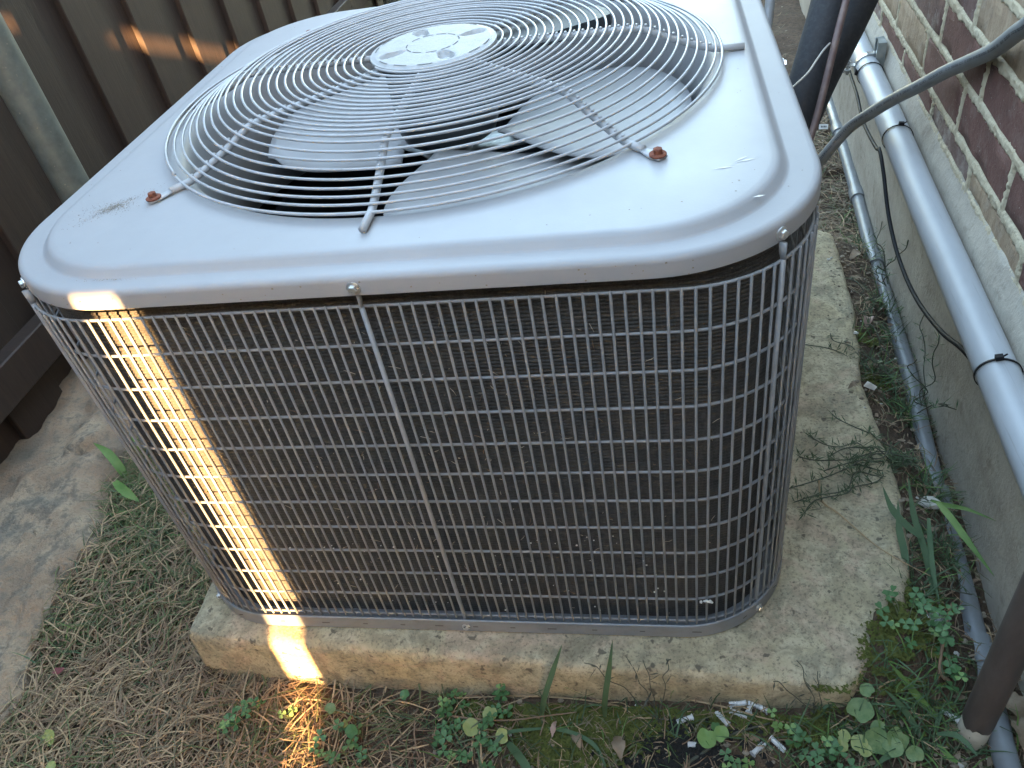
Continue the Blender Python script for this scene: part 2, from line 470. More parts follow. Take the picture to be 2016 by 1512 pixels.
# rough concrete strip under the fence (spilled footing)
FE = [(-2.4, -.70), (-.80, -.72), (-.521, -.738), (-.442, -.768), (-.373, -.775), (-.321, -.778), (-.254, -.762), (-.183, -.778), (-.105, -.815), (-.043, -.822), (-.007, -.805), (.2, -.78), (.6, -.80), (1.5, -.78), (3.2, -.8)]
def foot_x(y):
    for (a, xa), (b, xb) in zip(FE, FE[1:]):
        if a <= y <= b: return xa + (xb-xa)*(y-a)/(b-a)
    return -.75
def build_strip():
    mb = MB(); ny = 330; nx = 46
    V = []
    for j in range(ny+1):
        y = -1.1 + 3.9*j/ny
        ex = foot_x(y) + .018*fbm(0, y, 1, 3, 22) + .008*fbm(0, y, 4, 2, 70)
        for i in range(nx+1):
            u = i/nx; x = -1.17 + (ex + 1.17)*u
            z = .028 + .030*fbm(x, y, 2, 4, 5) + .020*fbm(x, y, 5, 5, 15)
            z += .03*(1 - smooth(.0, .30, u)) * (0.5 + fbm(x, y, 8, 3, 9)*1.4)        # crumbly heap against the boards
            ck = abs(y - (-.03 + .035*fbm(x, 0, 0, 2, 9) - .10*(x+.9)))
            if ck < .006 and -.93 < x < -.80: z -= .012*(1-ck/.006)
            ck2 = abs(x + .80 - .05*fbm(0, y, 3, 3, 6))
            if y < -.30 and ck2 < .007: z -= .010*(1-ck2/.007)
            z += .011*math.floor(2.6*fbm(x, y, 11, 3, 5)+.5)
            z -= .020*smooth(.93, 1.0, u)
            V.append((x, y, z))
        V.append((ex+.004, y, -.03))
    w = nx+2
    mb.add(V, [(j*w+i, j*w+i+1, (j+1)*w+i+1, (j+1)*w+i) for j in range(ny) for i in range(nx+1)])
    o = mb.build('concrete_strip', mt('rough_concrete'), angle=50)
    tag(o, 'rough spilled concrete strip along the foot of the dark fence', None, None, 'structure')
build_strip()

# ------------------------------------------------------------------ concrete slab under the unit
def build_slab():
    root = empty('concrete_slab', (0, 0, 0))
    tag(root, 'tan weathered concrete slab the air conditioner stands on', 'slab')
    P = []
    n = len(SL)
    for i in range(n):
        a = Vector((*SL[i], 0)); b = Vector((*SL[(i+1) % n], 0)); L = (b-a).length
        k = max(2, int(L/.012))
        for q in range(k):
            p = a.lerp(b, q/k); P.append((p.x, p.y))
    # smooth corners
    for _ in range(2):
        P = [((P[i-1][0]+2*P[i][0]+P[(i+1) % len(P)][0])/4, (P[i-1][1]+2*P[i][1]+P[(i+1) % len(P)][1])/4) for i in range(len(P))]
    cx, cy = .08, .04
    def loop(ins, z, jit):
        out = []
        for i, (x, y) in enumerate(P):
            a = Vector((P[(i+1) % len(P)][0]-P[i-1][0], P[(i+1) % len(P)][1]-P[i-1][1], 0)).normalized()
            nx, ny = -a.y, a.x                      # inward (ccw polygon)
            j = jit*(fbm(x, y, z*3, 3, 26))
            jz = .5*jit*fbm(x, y, 9, 3, 20)
            out.append((x + nx*(ins+j), y + ny*(ins+j), z + jz))
        return out
    mb = MB()
    loops = [loop(.004, -.05, .004), loop(.000, .006, .012), loop(.0, .02, .010), loop(.001, .045, .009), loop(.002, .074, .009), loop(.0035, .0885, .008), loop(.0075, .0945, .006), loop(.016, .0968, .004)]
    for f in (.12, .28, .45, .62, .8, .93):
        L = loops[7]
        loops.append([(x + (cx-x)*f, y + (cy-y)*f, .097 + .002*fbm(x + (cx-x)*f, y + (cy-y)*f, 0, 3, 9)) for x, y, z in L])
    mb.loft(loops, True, 0, False, True)
    o = mb.build('slab_block', mt('concrete'), root)
    return root
build_slab()

# ------------------------------------------------------------------ the air conditioner
AC = empty('air_conditioner', (0, 0, .10))
tag(AC, 'grey square air conditioner condenser with round fan guard on top', 'air conditioner')
AC.location = (0, 0, 0)
NA = 320
def rr_pt(a, hx, hy, r):
    """point of a rounded rectangle in direction a"""
    c, s = cos(a), sin(a)
    tx = hx/abs(c) if abs(c) > 1e-9 else 1e9; ty = hy/abs(s) if abs(s) > 1e-9 else 1e9
    tt = min(tx, ty); x, y = c*tt, s*tt
    if abs(x) > hx-r and abs(y) > hy-r:
        ox, oy = math.copysign(hx-r, c), math.copysign(hy-r, s)
        b = c*ox + s*oy; q = ox*ox + oy*oy - r*r
        tt = b + sqrt(max(b*b - q, 0)); x, y = c*tt, s*tt
    return x, y
def angs():
    A = []
    for k in range(NA):
        u = 2*pi*k/NA
        A.append(u - .13*sin(4*u + pi))     # denser round the corners
    return A
ANG = angs()
def rl(hx, hy, r, z): return [(*rr_pt(a, hx, hy, r), z) for a in ANG]
def cl(r, z): return [(r*cos(a), r*sin(a), z) for a in ANG]

mb = MB()
HX, HY, RC = .4385, .4525, .168
loops = [rl(HX-.012, HY-.012, RC-.012, .667), rl(HX-.003, HY-.003, RC-.003, .6665), rl(HX, HY, RC, .668), rl(HX, HY, RC, .6825), rl(HX-.0008, HY-.0008, RC-.001, .6852), rl(HX-.0025, HY-.0025, RC-.0025, .6874),
         rl(HX-.0050, HY-.0050, RC-.005, .6886), rl(HX-.009, HY-.009, RC-.009, .6891), rl(.4090, .4320, .147, .6894), rl(.4075, .4305, .146, .6897), rl(.4050, .4285, .144, .6912), rl(.4010, .4250, .141, .6958), rl(.3985, .4225, .139, .6979), rl(.3955, .4195, .137, .6990), rl(.3900, .4145, .134, .6994)]
PI0 = rl(.3900, .4145, .134, .6994); PC = cl(.366, .6992)
for f in (.35, .7): loops.append([tuple(a[i]*(1-f)+b[i]*f for i in range(3)) for a, b in zip(PI0, PC)])
loops += [PC, cl(.360, .6986), cl(.3545, .6964), cl(.3495, .6926), cl(.346, .6870), cl(.3435, .681), cl(.3415, .671), cl(.340, .655), cl(.3395, .615), cl(.342, .57), cl(.349, .535), cl(.365, .51)]
mb.loft(loops)
mb.build('top_cover', mt('enamel'), AC, angle=60)

# base pan
mb = MB()
loops = [rl(.433, .4500, .140, .1005), rl(.436, .4535, .142, .1005), rl(.4355, .4530, .142, .1235), rl(.4340, .4515, .141, .1245), rl(.4325, .4500, .140, .1235), rl(.4310, .4485, .139, .1045), rl(.39, .404, .11, .1035), rl(.33, .33, .08, .1035)]
mb.loft(loops, True, 0, True, True)
pan = mb.build('base_pan', mt('pan_paint'), AC, angle=40)
mb = MB()
for k in range(26):                                # holes and drain slots pressed in the rim
    a = -pi/2 + (k-13)*.115 + .03
    x, y = rr_pt(a, .4359, .4534, .142)
    w = .0035 if k % 3 else .006
    tx, ty = -sin(a), cos(a)
    if abs(y) > .44: tx, ty = 1, 0
    z = .112
    nx, ny = (0, -1) if abs(y) > .44 else (cos(a), sin(a))
    q = [(x-tx*w+nx*.0006, y-ty*w+ny*.0006, z-.0012), (x+tx*w+nx*.0006, y+ty*w+ny*.0006, z-.0012), (x+tx*w+nx*.0006, y+ty*w+ny*.0006, z+.0012), (x-tx*w+nx*.0006, y-ty*w+ny*.0006, z+.0012)]
    mb.add(q, [(0, 1, 2, 3)])
mb.build('drain_slot', mt('slot_dark'), pan, smooth=False)['kind'] = 'stuff'

# coil: horizontal tube rows, fine corrugation
mb = MB(); loops = []
nrow = 118; pit = (.664-.1025)/nrow
for i in range(nrow):
    z = .1025 + i*pit
    for dz, dr in ((.0, -.0022), (.22, -.0004), (.5, .0004), (.78, -.0004)):
        loops.append([(*rr_pt(a, .4085+dr, .4247+dr, .104+dr), z + dz*pit) for a in ANG[::4]])
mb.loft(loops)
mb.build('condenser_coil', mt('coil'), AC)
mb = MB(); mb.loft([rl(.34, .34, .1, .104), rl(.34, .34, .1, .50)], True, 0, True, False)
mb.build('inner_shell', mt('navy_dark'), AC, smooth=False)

# wire grille
GX, GY, GR = .4305, .4447, .132
def peri(k):
    """k in wire pitches from the middle of the front, ccw seen from above; returns point, outward normal"""
    q = pi/2*GR; ax, ay = 2*(GX-GR), 2*(GY-GR)
    segs = [(ax, 0), (ay, 1), (ax, 2), (ay, 3)]
    u = (k*.0125 + ax/2) % (2*ax + 2*ay + 4*q)
    for L, j in segs:
        n = ((0, -1), (1, 0), (0, 1), (-1, 0))[j]; t_ = (-n[1], n[0])
        c = ((0, -GY), (GX, 0), (0, GY), (-GX, 0))[j]
        if u <= L:
            w = u - L/2
            return Vector((c[0] + t_[0]*w, c[1] + t_[1]*w, 0)), Vector((*n, 0))
        u -= L
        if u <= q:
            a = u/GR; ex, ey = c[0] + t_[0]*L/2 - n[0]*GR, c[1] + t_[1]*L/2 - n[1]*GR
            nn = (n[0]*cos(a) + t_[0]*sin(a), n[1]*cos(a) + t_[1]*sin(a))
            return Vector((ex + nn[0]*GR, ey + nn[1]*GR, 0)), Vector((*nn, 0))
        u -= q
    return Vector((-GX, 0, 0)), Vector((-1, 0, 0))
PIT = .0125; PERI = (4*(GX-GR) + 4*(GY-GR) + 2*pi*GR)/PIT
H0, HP = .650, .04764
hoop = MB()
hoop.tube([peri(k*PERI/200)[0] - peri(k*PERI/200)[1]*.0005 for k in range(200)], .0017, 6, closed=True)
hoop_me = hoop.mesh('grille_hoop', mt('wire_paint'))
for i in range(12):
    inst('grille_hoop', hoop_me, AC, (0, 0, H0 - i*HP))
vw = MB(); vw.tube([(0, 0, H0-11*HP-.0035), (0, 0, H0-11*HP-.002), (0, 0, .40), (0, 0, H0+.002), (0, 0, H0+.0035)], [.0009, .0015, .0015, .0015, .0009], 6)
vw_me = vw.mesh('grille_wire', mt('wire_paint'))
_qn = PERI/4
_c = ((GX-GR) + .49*pi/2*GR)/PIT
rodk = [0, _c, PERI/4, PERI/2 - _c, PERI/2, PERI/2 + _c, 3*PERI/4, PERI - _c]
NW = int(round(PERI))
cnt = 0
for k in range(NW):
    kk = k*PERI/NW
    if min(abs((kk-r+PERI/2) % PERI - PERI/2) for r in rodk) < .55: continue
    p, n = peri(kk); p = p + n*.0026
    inst('grille_wire', vw_me, AC, (p.x, p.y, random.uniform(-.0004, .0004)), (random.uniform(-.0007, .0007), random.uniform(-.0007, .0007), 0)); cnt += 1
# support rods with flattened ends and hex bolts
rd = MB()
rd.tube([(0, 0, .121), (0, 0, .130), (0, 0, .4), (0, 0, .652)], [.0028]*4, 8)
rd.tube([(0, 0, .650), (0, .0012, .658), (0, .0016, .669)], [.0028, .0042, .0048], 8, flat=.40)
rd.tube([(0, 0, .127), (0, -.001, .120), (0, -.003, .108)], [.0028, .0042, .005], 8, flat=.45)
rd_me = rd.mesh('support_rod', mt('wire_paint'))
bt = MB()
bt.lathe([(.0068, 0), (.0068, .0012), (.006, .0016)], 16)
bt.lathe([(.0045, .0014), (.0047, .0045), (.0040, .0054)], 6)
bt_me = bt.mesh('hex_bolt', mt('bright_metal')); bt_me.set_sharp_from_angle(angle=radians(30))
for r in rodk:
    p, n = peri(r); p0 = p + n*.0036
    corner = min(abs(n.x), abs(n.y)) > .2
    if corner: p0 = p + n*.0008
    a = atan2(n.y, n.x)
    ro = inst('support_rod', rd_me, AC, (p0.x, p0.y, 0), (0, 0, a + pi/2))
    def seat(hx, hy, r_):
        o_ = -.02
        while o_ < .03:
            q = p0 + n*o_; g = rr_pt(atan2(q.y, q.x), hx, hy, r_)
            if hypot(q.x, q.y) >= hypot(*g): return o_
            o_ += .0002
        return o_
    st_, sb_ = seat(HX, HY, RC), seat(.4360, .4535, .142)
    for z, out, sc in ((.6765, st_, 1.0), (.1115, sb_, .85)):
        b = inst('hex_bolt', bt_me, ro, (0, -out, z), (pi/2, random.random(), 0), (sc, sc, sc))

# fan guard: one spiral wire on eight ribs around a hub plate
def guard_z(r):
    # rib centre height
    P = [(.05, .740), (.255, .740), (.275, .7370), (.340, .7085), (.356, .7044), (.40, .7036)]
    for (a, za), (b, zb) in zip(P, P[1:]):
        if a <= r <= b: return za + (zb-za)*(r-a)/(b-a)
    return P[-1][1]
mb = MB(); pts = []
NT_ = 25.0; r0, r1 = .0865, .3635
n = int(NT_*120); a0 = radians(-139)
for k in range(n+1):
    f = k/n; a = a0 + 2*pi*NT_*f
    r = r0 + (r1-r0)*f + .0004*sin(3*a + 1.7*f*9)
    pts.append((r*cos(a), r*sin(a), guard_z(r) + .0058 + .0004*sin(2.3*a)))
mb.tube(pts, .00172, 6)
mb.build('guard_wire', mt('guard_paint'), AC)
mb = MB(); mb.tube([(.3645*cos(2*pi*k/120), .3645*sin(2*pi*k/120), .7066) for k in range(120)], .0019, 6, closed=True)
mb.build('guard_rim_ring', mt('guard_paint'), AC)
rib = MB()
rp = [(.07, .740), (.15, .740), (.245, .740), (.257, .7394), (.268, .7380), (.30, .7240), (.335, .7106), (.346, .7070), (.354, .7049), (.364, .7039)]
rib.tube(rp and [(r, 0, z) for r, z in rp] + [(.392, 0, .7036)], .0044, 10)
rib_me = rib.mesh('guard_rib', mt('rib_paint'))
rib_s = MB(); rib_s.tube([(r, 0, z) for r, z in rp] + [(.368, 0, .7036)], .0044, 10); rib_short_me = rib_s.mesh('guard_rib', mt('rib_paint'))
ribd = MB(); ribd.tube([(r, 0, z) for r, z in rp] + [(.380, 0, .7036)], .0044, 10)
ribd.tube([(.378, 0, .7034), (.386, 0, .7018), (.395, 0, .7014), (.407, 0, .7012)], [.0044, .0062, .0078, .0068], 10, flat=.32)
ribd_me = ribd.mesh('guard_rib', mt('rib_paint'))
wd = MB()
for q in range(24):
    r = .095 + q*.0111
    wd.lathe([(.0018, 0), (.0023, .0010), (.0016, .0024)], 6, (r, 0, guard_z(r)+.0038))
wd_me = wd.mesh('weld_bump', mt('rib_paint'))
rb = MB()
rb.lathe([(.0088, 0), (.0090, .0016), (.0078, .0024)], 18); rb.lathe([(.0050, .002), (.0050, .0066), (.0040, .0074)], 6)
rb_me = rb.mesh('rusty_bolt', mt('rust')); rb_me.set_sharp_from_angle(angle=radians(30))
for k in range(8):
    a = k*pi/4
    o = inst('guard_rib', ribd_me if k % 2 else (rib_short_me if k == 4 else rib_me), AC, (0, 0, 0), (0, 0, a))
    inst('weld_bump', wd_me, o)
    if k % 2:
        b = inst('rusty_bolt', rb_me, o, (.400, 0, .7028), (random.uniform(-.05, .05), random.uniform(-.05, .05), random.random()))
        tag(b, 'rusty hex bolt holding the fan guard')

# guard hub plate, a shallow disc with four screw dimples
HS = [(.060, radians(28 + 90*i)) for i in range(4)]
mb = MB(); na, nr = 120, 30; loops = []
for i in range(nr+1):
    r = .0835*i/nr; L = []
    for k in range(na):
        a = 2*pi*k/na; x, y = r*cos(a), r*sin(a)
        z = .7510 - .0012*(r/.0835)**2
        if r > .0775: z -= .0020*smooth(.0775, .0790, r)
        for hr, ha in HS:
            px, py = hr*cos(ha), hr*sin(ha)
            u = (x-px)*cos(ha) + (y-py)*sin(ha); v = -(x-px)*sin(ha) + (y-py)*cos(ha)
            uu = u/(.013 if u > 0 else .022)
            dd = uu*uu + (v/.0095)**2
            if dd < 1: z -= .0085*(1 - dd)**.55
        L.append((x, y, z))
    loops.append(L)
loops.append([(.0842*cos(2*pi*k/na), .0842*sin(2*pi*k/na), .7468) for k in range(na)])
loops.append([(.0835*cos(2*pi*k/na), .0835*sin(2*pi*k/na), .7425) for k in range(na)])
loops.append([(.03*cos(2*pi*k/na), .03*sin(2*pi*k/na), .7425) for k in range(na)])
mb.loft(loops, True, 0, True, True)
hub = mb.build('guard_hub', mt('hub_white'), AC, angle=50)
mb = MB()
for R_, n_, fr in ((.034, 11, .72), (.0755, 15, .62)):
    for q in range(n_):
        a = 2*pi*(q + .3*random.random())/n_; da = 2*pi/n_*fr
        P = []
        zt_ = .7510 - .0012*(R_/.0835)**2 + .0004
        if R_ > .05 and any(abs((a+da/2-ha+pi) % (2*pi)-pi) < .24 for hr, ha in HS): continue
        for s_ in range(7):
            b = a + da*s_/6
            P.append((R_*cos(b), R_*sin(b), zt_)); P.append(((R_+.0017)*cos(b), (R_+.0017)*sin(b), zt_))
        mb.add(P, [(2*i, 2*i+1, 2*i+3, 2*i+2) for i in range(6)])
mb.build('moulded_slot', mt('slot_dark'), hub, smooth=False)['kind'] = 'stuff'
sc_ = MB(); sc_.lathe([(.0052, 0), (.0052, .002), (.0040, .0032), (.001, .0036)], 12)
sc_me = sc_.mesh('hub_screw', mt('hub_white'))
for hr, ha in HS: inst('hub_screw', sc_me, hub, (hr*cos(ha)*.98, hr*sin(ha)*.98, .7430))

# motor, fan and wire channel
mb = MB(); mb.lathe([(.066, .737), (.070, .733), (.0705, .66), (.0695, .645), (.064, .632), (.05, .624), (.02, .621)], 48)
mb.build('fan_motor', mt('motor'), AC, angle=50)
mb = MB()
mb.lathe([(.012, .628), (.012, .588), (.010, .586)], 16)
fh = mb.build('motor_shaft', mt('black_plastic'), AC, angle=40)
mb = MB()
mb.lathe([(.020, .606), (.024, .603), (.024, .598), (.020, .596)], 20)
BC = [radians(-47), radians(14), radians(134)]
for bc in BC:
    L = []
    for i in range(8):
        r = .02 + .115*i/7; w = .035 + .010*sin(pi*i/7); tl = .10
        u = Vector((cos(bc), sin(bc), 0)); v = Vector((-sin(bc), cos(bc), 0))
        L.append([tuple(u*r + v*w*f + Vector((0, 0, .601 - tl*w*f + .006*abs(f)*(1 if i % 7 else 0)))) for f in (-1, -.5, 0, .5, 1)])
    mb.loft(L, closed=False)
o = mb.build('fan_spider', mt('zinc'), AC)
sm = o.modifiers.new('thick', 'SOLIDIFY'); sm.thickness = .003
bl = MB(); L = []
for i in range(15):
    f = i/14; r = .085 + (.328-.085)*f
    half = radians(50)*(0.86 + .16*sin(pi*min(f*1.1, 1.0)))
    row = []
    for k in range(19):
        g = -1 + 2*k/18
        a = g*half - .04*f
        rr_ = r
        if f > .7: rr_ = r - .05*max(0, abs(g)-.55)**1.5*(f-.7)/.3*2.0
        z = .612 - .026*g*(.75+.35*(1-f)) + .010*(1-g*g) + .012*f
        row.append((rr_*cos(a), rr_*sin(a), z))
    L.append(row)
bl.loft(L, closed=False)
bl_me = bl.mesh('fan_blade', mt('blade'))
for bc in BC:
    o = inst('fan_blade', bl_me, AC, (0, 0, 0), (0, 0, bc))
    sm = o.modifiers.new('thick', 'SOLIDIFY'); sm.thickness = .003
mb = MB()
u = Vector((.155, .095, 0)).normalized(); v = Vector((-u.y, u.x, 0))
pts = [u*.08, u*.255]
q = []
for r, w in ((.06, .034), (.225, .034), (.245, .030), (.253, .020)):
    q.append([tuple(u*r + v*w + Vector((0, 0, .716))), tuple(u*r + v*w + Vector((0, 0, .731))), tuple(u*r - v*w + Vector((0, 0, .731))), tuple(u*r - v*w + Vector((0, 0, .716)))])
mb.loft(q, True, 0, True, True)
mb.build('wire_channel', mt('motor'), AC, smooth=False)

# specks on the cover and debris caught in the grille
mb = MB()
for q in range(1050):
    if q < 950:
        a = random.gauss(.6, .5); rr_ = abs(random.gauss(0, 1))
        x = -.333 + .020*rr_*cos(a)*random.choice((-1, 1)) + random.gauss(0, .004); y = -.291 + .013*rr_*sin(a+.5)*random.choice((-1, 1)) + (x+.333)*.5 + random.gauss(0, .004); s = random.uniform(.0002, .0006); z = .6997
    else:
        a = random.random()*2*pi
        x, y = rr_pt(a, .386, .409, .127); k = random.uniform(.94, 1.0) if q % 3 else random.uniform(1.04, 1.09); x *= k; y *= k; s = random.uniform(.0004, .0011); z = .6997 if k < 1 else .6899
        if hypot(x, y) < .372: continue
    a = random.random()*pi
    c, s2 = cos(a)*s*random.uniform(.8, 1.8), sin(a)*s
    mb.add([(x-c, y-s2, z), (x+s2, y-c*.5, z+.0003), (x+c, y+s2, z), (x-s2, y+c*.5, z+.0003)], [(0, 1, 2, 3)])
for q in range(60):
    x = random.gauss(-.262, .014); y = -.4318 + (x+.262)*-.06 + random.gauss(0, .0015); s = random.uniform(.0002, .0005)
    mb.add([(x-s, y-s, .6900), (x+s, y-s, .6900), (x+s, y+s, .6900), (x-s, y+s, .6900)], [(0, 1, 2, 3)])
for q in range(30):
    x = random.uniform(-.33, .36); z = random.uniform(.670, .685); s = random.uniform(.0005, .0011)
    mb.add([(x-s, -.4528, z-s), (x+s, -.4528, z-s*.6), (x+s*.7, -.4528, z+s), (x-s, -.4528, z+s*.7)], [(0, 1, 2, 3)])
tag(mb.build('dirt_specks', mt('dirt_speck'), AC, smooth=False), None, None, None, 'stuff')
mb = MB()
for (x, y, L, a) in ((.367, -.304, .011, .25), (.362, -.300, .008, .6), (.345, -.316, .010, .1), (.371, -.377, .006, .2)):
    c, s = cos(a), sin(a)
    mb.add([(x-c*L, y-s*L, .6998), (x+s*.0012, y-c*.0012, .6998), (x+c*L, y+s*L, .6998), (x-s*.0016, y+c*.0016, .6998)], [(0, 1, 2, 3)])
mb.build('paint_scratch', mt('fleck_white'), AC, smooth=False)
mb = MB()
for q in range(260):
    x = random.gauss(.02, .14); x = max(-.33, min(.33, x)); z = random.uniform(.14, .64); y = random.choice((-.4465, -.428, -.428, -.428, -.430))
    L = random.choice((.002, .003, .004, .006, .010, .013)); a = random.random()*pi
    p0 = Vector((x, y, z)); d = Vector((cos(a), random.uniform(-.2, .2), sin(a)))*L
    m_ = 0 if random.random() < .55 else 1
    mb.tube([p0, p0 + d*.5 + Vector((random.uniform(-.001, .001), 0, random.uniform(-.001, .001))), p0 + d], [.0003, .0004, .0002], 3, mi=m_)
for q in range(60):
    x = random.uniform(-.22, .28); z = random.uniform(.13, .30); y = random.choice((-.4468, -.4285, -.449)); s = random.uniform(.0006, .0017)
    mb.lathe([(s*.5, -s*.6), (s, 0), (s*.4, s*.7)], 5, (x, y, z), 2)
for q in range(9):
    mb.lathe([(.001, -.001), (.0022, 0), (.0009, .0014)], 5, (.3235+random.uniform(-.008, .008), -.4462-random.random()*.002, H0-10*HP+random.uniform(-.003, .003)), 2)
tag(mb.build('grass_debris', mt('debris_pale', 'straw_brown', 'fleck_white'), AC), None, None, None, 'stuff')

# ------------------------------------------------------------------ brick house wall
HW = empty('house_wall', (WP.x, WP.y, 0), -WTH)
tag(HW, 'brick house wall above a pale concrete foundation, right of the unit', 'wall')
# local: x = out of the wall towards -x ... we use local +y along the wall, local -x outwards
CRS = [(.386, .4185, 'thin'), (.4335, .4985, 'c2'), (.5120, .5755, 'c3'), (.5900, .6525, 'c4'), (.6670, .7300, 'c5'), (.7445, .8075, 'c6'), (.8220, .8850, 'c7'), (.8995, .9625, 'c8')]
HEADS = {'thin': .547, 'c2': .390, 'c3': .313, 'c4': .413, 'c5': .285, 'c6': .42, 'c7': .29, 'c8': .41}
BL = .2625
SPEC = {('c2', 1): 'brick_tan', ('c2', 2): 'brick_tan', ('c2', 0): 'brick_dark', ('c2', -1): 'brick_dark', ('c2', -2): 'brick_dark', ('c3', 1): 'brick_purple', ('c3', 0): 'brick_dark', ('c3', -1): 'brick_dark', ('c3', -2): 'brick_purple', ('c3', 2): 'brick_tan',
        ('c4', 0): 'brick_purple', ('c4', -1): 'brick_tan', ('c4', -2): 'brick_chalky', ('c4', 1): 'brick_tan', ('c5', 0): 'brick_tan', ('c5', -1): 'brick_tan', ('thin', 0): 'brick_dark', ('thin', 1): 'brick_dark', ('thin', -1): 'brick_chalky', ('thin', -2): 'brick_tan', ('thin', -3): 'brick_dark'}
def brick_mesh(hs, hz, mat, seed):
    rnd = random.Random(seed); mb = MB()
    ny, nz = 8, 3; V = []
    for layer, (x, ins) in enumerate(((0.0, .0025), (.004, 0.0), (.05, 0.0))):
        for j in range(nz+1):
            for i in range(ny+1):
                e = (i in (0, ny)) or (j in (0, nz))
                y = -hs + 2*hs*i/ny; z = -hz + 2*hz*j/nz
                jy = rnd.uniform(-.0018, .0018) if e and layer < 2 else 0
                jz = rnd.uniform(-.0018, .0018) if e and layer < 2 else 0
                if ins:
                    y *= (1-ins/hs); z *= (1-ins/hz)
                V.append((x + (rnd.uniform(-.0008, .0008) if layer == 0 else 0), y+jy, z+jz))
    n = (ny+1)*(nz+1); F = []
    for j in range(nz):
        for i in range(ny):
            a = j*(ny+1)+i; F.append((a, a+ny+1, a+ny+2, a+1))
    ring = [i for i in range(ny+1)] + [(j)*(ny+1)+ny for j in range(1, nz+1)] + [nz*(ny+1)+i for i in range(ny-1, -1, -1)] + [j*(ny+1) for j in range(nz-1, 0, -1)]
    for l in range(2):
        for q in range(len(ring)):
            a, b = ring[q], ring[(q+1) % len(ring)]
            F.append((l*n+a, l*n+b, (l+1)*n+b, (l+1)*n+a))
    mb.add(V, F)
    me = mb.mesh('brick', mt(mat)); me.set_sharp_from_angle(angle=radians(50))
    return me
bcache = {}
S_MIN, S_MAX = -1.25, 3.2
for z0, z1, cn in CRS:
    h = HEADS[cn]; k0 = int(math.floor((S_MIN-h)/BL)); k1 = int(math.ceil((S_MAX-h)/BL))
    for k in range(k0, k1):
        s0 = h + k*BL
        if s0 < S_MIN - .01: continue
        mat = SPEC.get((cn, k), None)
        if mat is None: mat = random.Random(int(s0*1000) + int(z0*7919)).choice(['brick_dark', 'brick_dark', 'brick_purple', 'brick_tan', 'brick_chalky', 'brick_dark'])
        key = (cn == 'thin', mat, random.randrange(3))
        if key not in bcache: bcache[key] = brick_mesh((BL-.0125)/2, (.0325 if cn == 'thin' else .0640)/2, mat, len(bcache)+5)
        inst('brick', bcache[key], HW, (random.uniform(-.0005, .002), s0 + BL/2 - 0, (z0+z1)/2), (0, random.uniform(-.004, .004), 0))
# mortar: fine uneven relief where it can be seen, flat elsewhere
def joint_d(s, z):
    """distance outside the nearest brick edge (positive inside the joint)"""
    best = 1.0
    for z0, z1, cn in CRS:
        if z0 <= z <= z1:
            u = ((s-HEADS[cn]) % BL); u = min(u, BL-u)
            d = u - .00625
            return -min(d, z-z0, z1-z)
        best = min(best, max(z0-z, z-z1))
    return best
def mortar_sheet(s0, s1, z0, z1, st):
    mb = MB(); ns = int((s1-s0)/st); nz = int((z1-z0)/st); V = []
    for j in range(nz+1):
        for i in range(ns+1):
            s = s0 + (s1-s0)*i/ns; z = z0 + (z1-z0)*j/nz
            d = joint_d(s, z) + .0060*fbm(s, z, 1, 3, 40) + .0065*fbm(s, z, 7, 3, 170)
            x = .0050 - .0058*smooth(-.0022, .0014, d) + .0032*fbm(s, z, 3, 4, 110)*smooth(-.003, .003, d)
            V.append((x, s, z))
    mb.add(V, [(j*(ns+1)+i, (j+1)*(ns+1)+i, (j+1)*(ns+1)+i+1, j*(ns+1)+i+1) for j in range(nz) for i in range(ns)])
    return mb
mb = mortar_sheet(-.45, 1.45, .372, .74, .0028)
mb.add([(.006, S_MIN, .37), (.006, -.45, .37), (.006, -.45, 1.0), (.006, S_MIN, 1.0)], [(0, 3, 2, 1)])
mb.add([(.006, 1.45, .37), (.006, S_MAX, .37), (.006, S_MAX, 1.0), (.006, 1.45, 1.0)], [(0, 3, 2, 1)])
mb.add([(.006, -.45, .74), (.006, 1.45, .74), (.006, 1.45, 1.0), (.006, -.45, 1.0)], [(0, 3, 2, 1)])
mb.build('mortar', mt('mortar'), HW)
# foundation face
mb = MB(); ns, V = 300, []
rows = [(-.06, -.014), (.0, -.014), (.03, -.013), (.06, -.012), (.09, -.012), (.12, -.012), (.15, -.012), (.18, -.012), (.21, -.011), (.24, -.011), (.27, -.011), (.30, -.011), (.325, -.0105), (.345, -.010), (.355, -.0085), (.364, -.0055), (.374, -.0025), (.383, .0005), (.388, .0035), (.389, .012)]
for (z, x) in rows:
    for i in range(ns+1):
        s = -.7 + 2.9*i/ns
        jx = .0045*fbm(s, z, 2, 4, 7) + .0030*fbm(s, z, 5, 3, 30)
        jz = .010*fbm(s, 0, 6, 3, 14) if z > .32 else 0
        ck = abs(z - (.185 + .04*fbm(s, 0, 2, 4, 5))); g = .003*(1-min(1, ck/.02))
        V.append((x + jx*(1.0 if z < .387 else .3) + g, s, z + jz + .012*max(0, fbm(s, 1, 3, 2, 4))*(z > .37)))
mb.add(V, [(j*(ns+1)+i, (j+1)*(ns+1)+i, (j+1)*(ns+1)+i+1, j*(ns+1)+i+1) for j in range(len(rows)-1) for i in range(ns)])
mb.box(-.012, .10, S_MIN, -.7, -.06, .386); mb.box(-.012, .10, 2.2, S_MAX+3, -.06, .386)
mb.build('foundation', mt('foundation'), HW, angle=50)
mb = MB()
mb.box(.004, .12, S_MIN, S_MAX+3, .985, 2.35); mb.box(.004, .12, S_MAX, S_MAX+3, .37, .985); mb.box(.1, .22, S_MIN, S_MAX+3, -.06, 2.35)
mb.box(.22, 6.0, S_MIN, S_MIN+.12, -.06, 2.35)
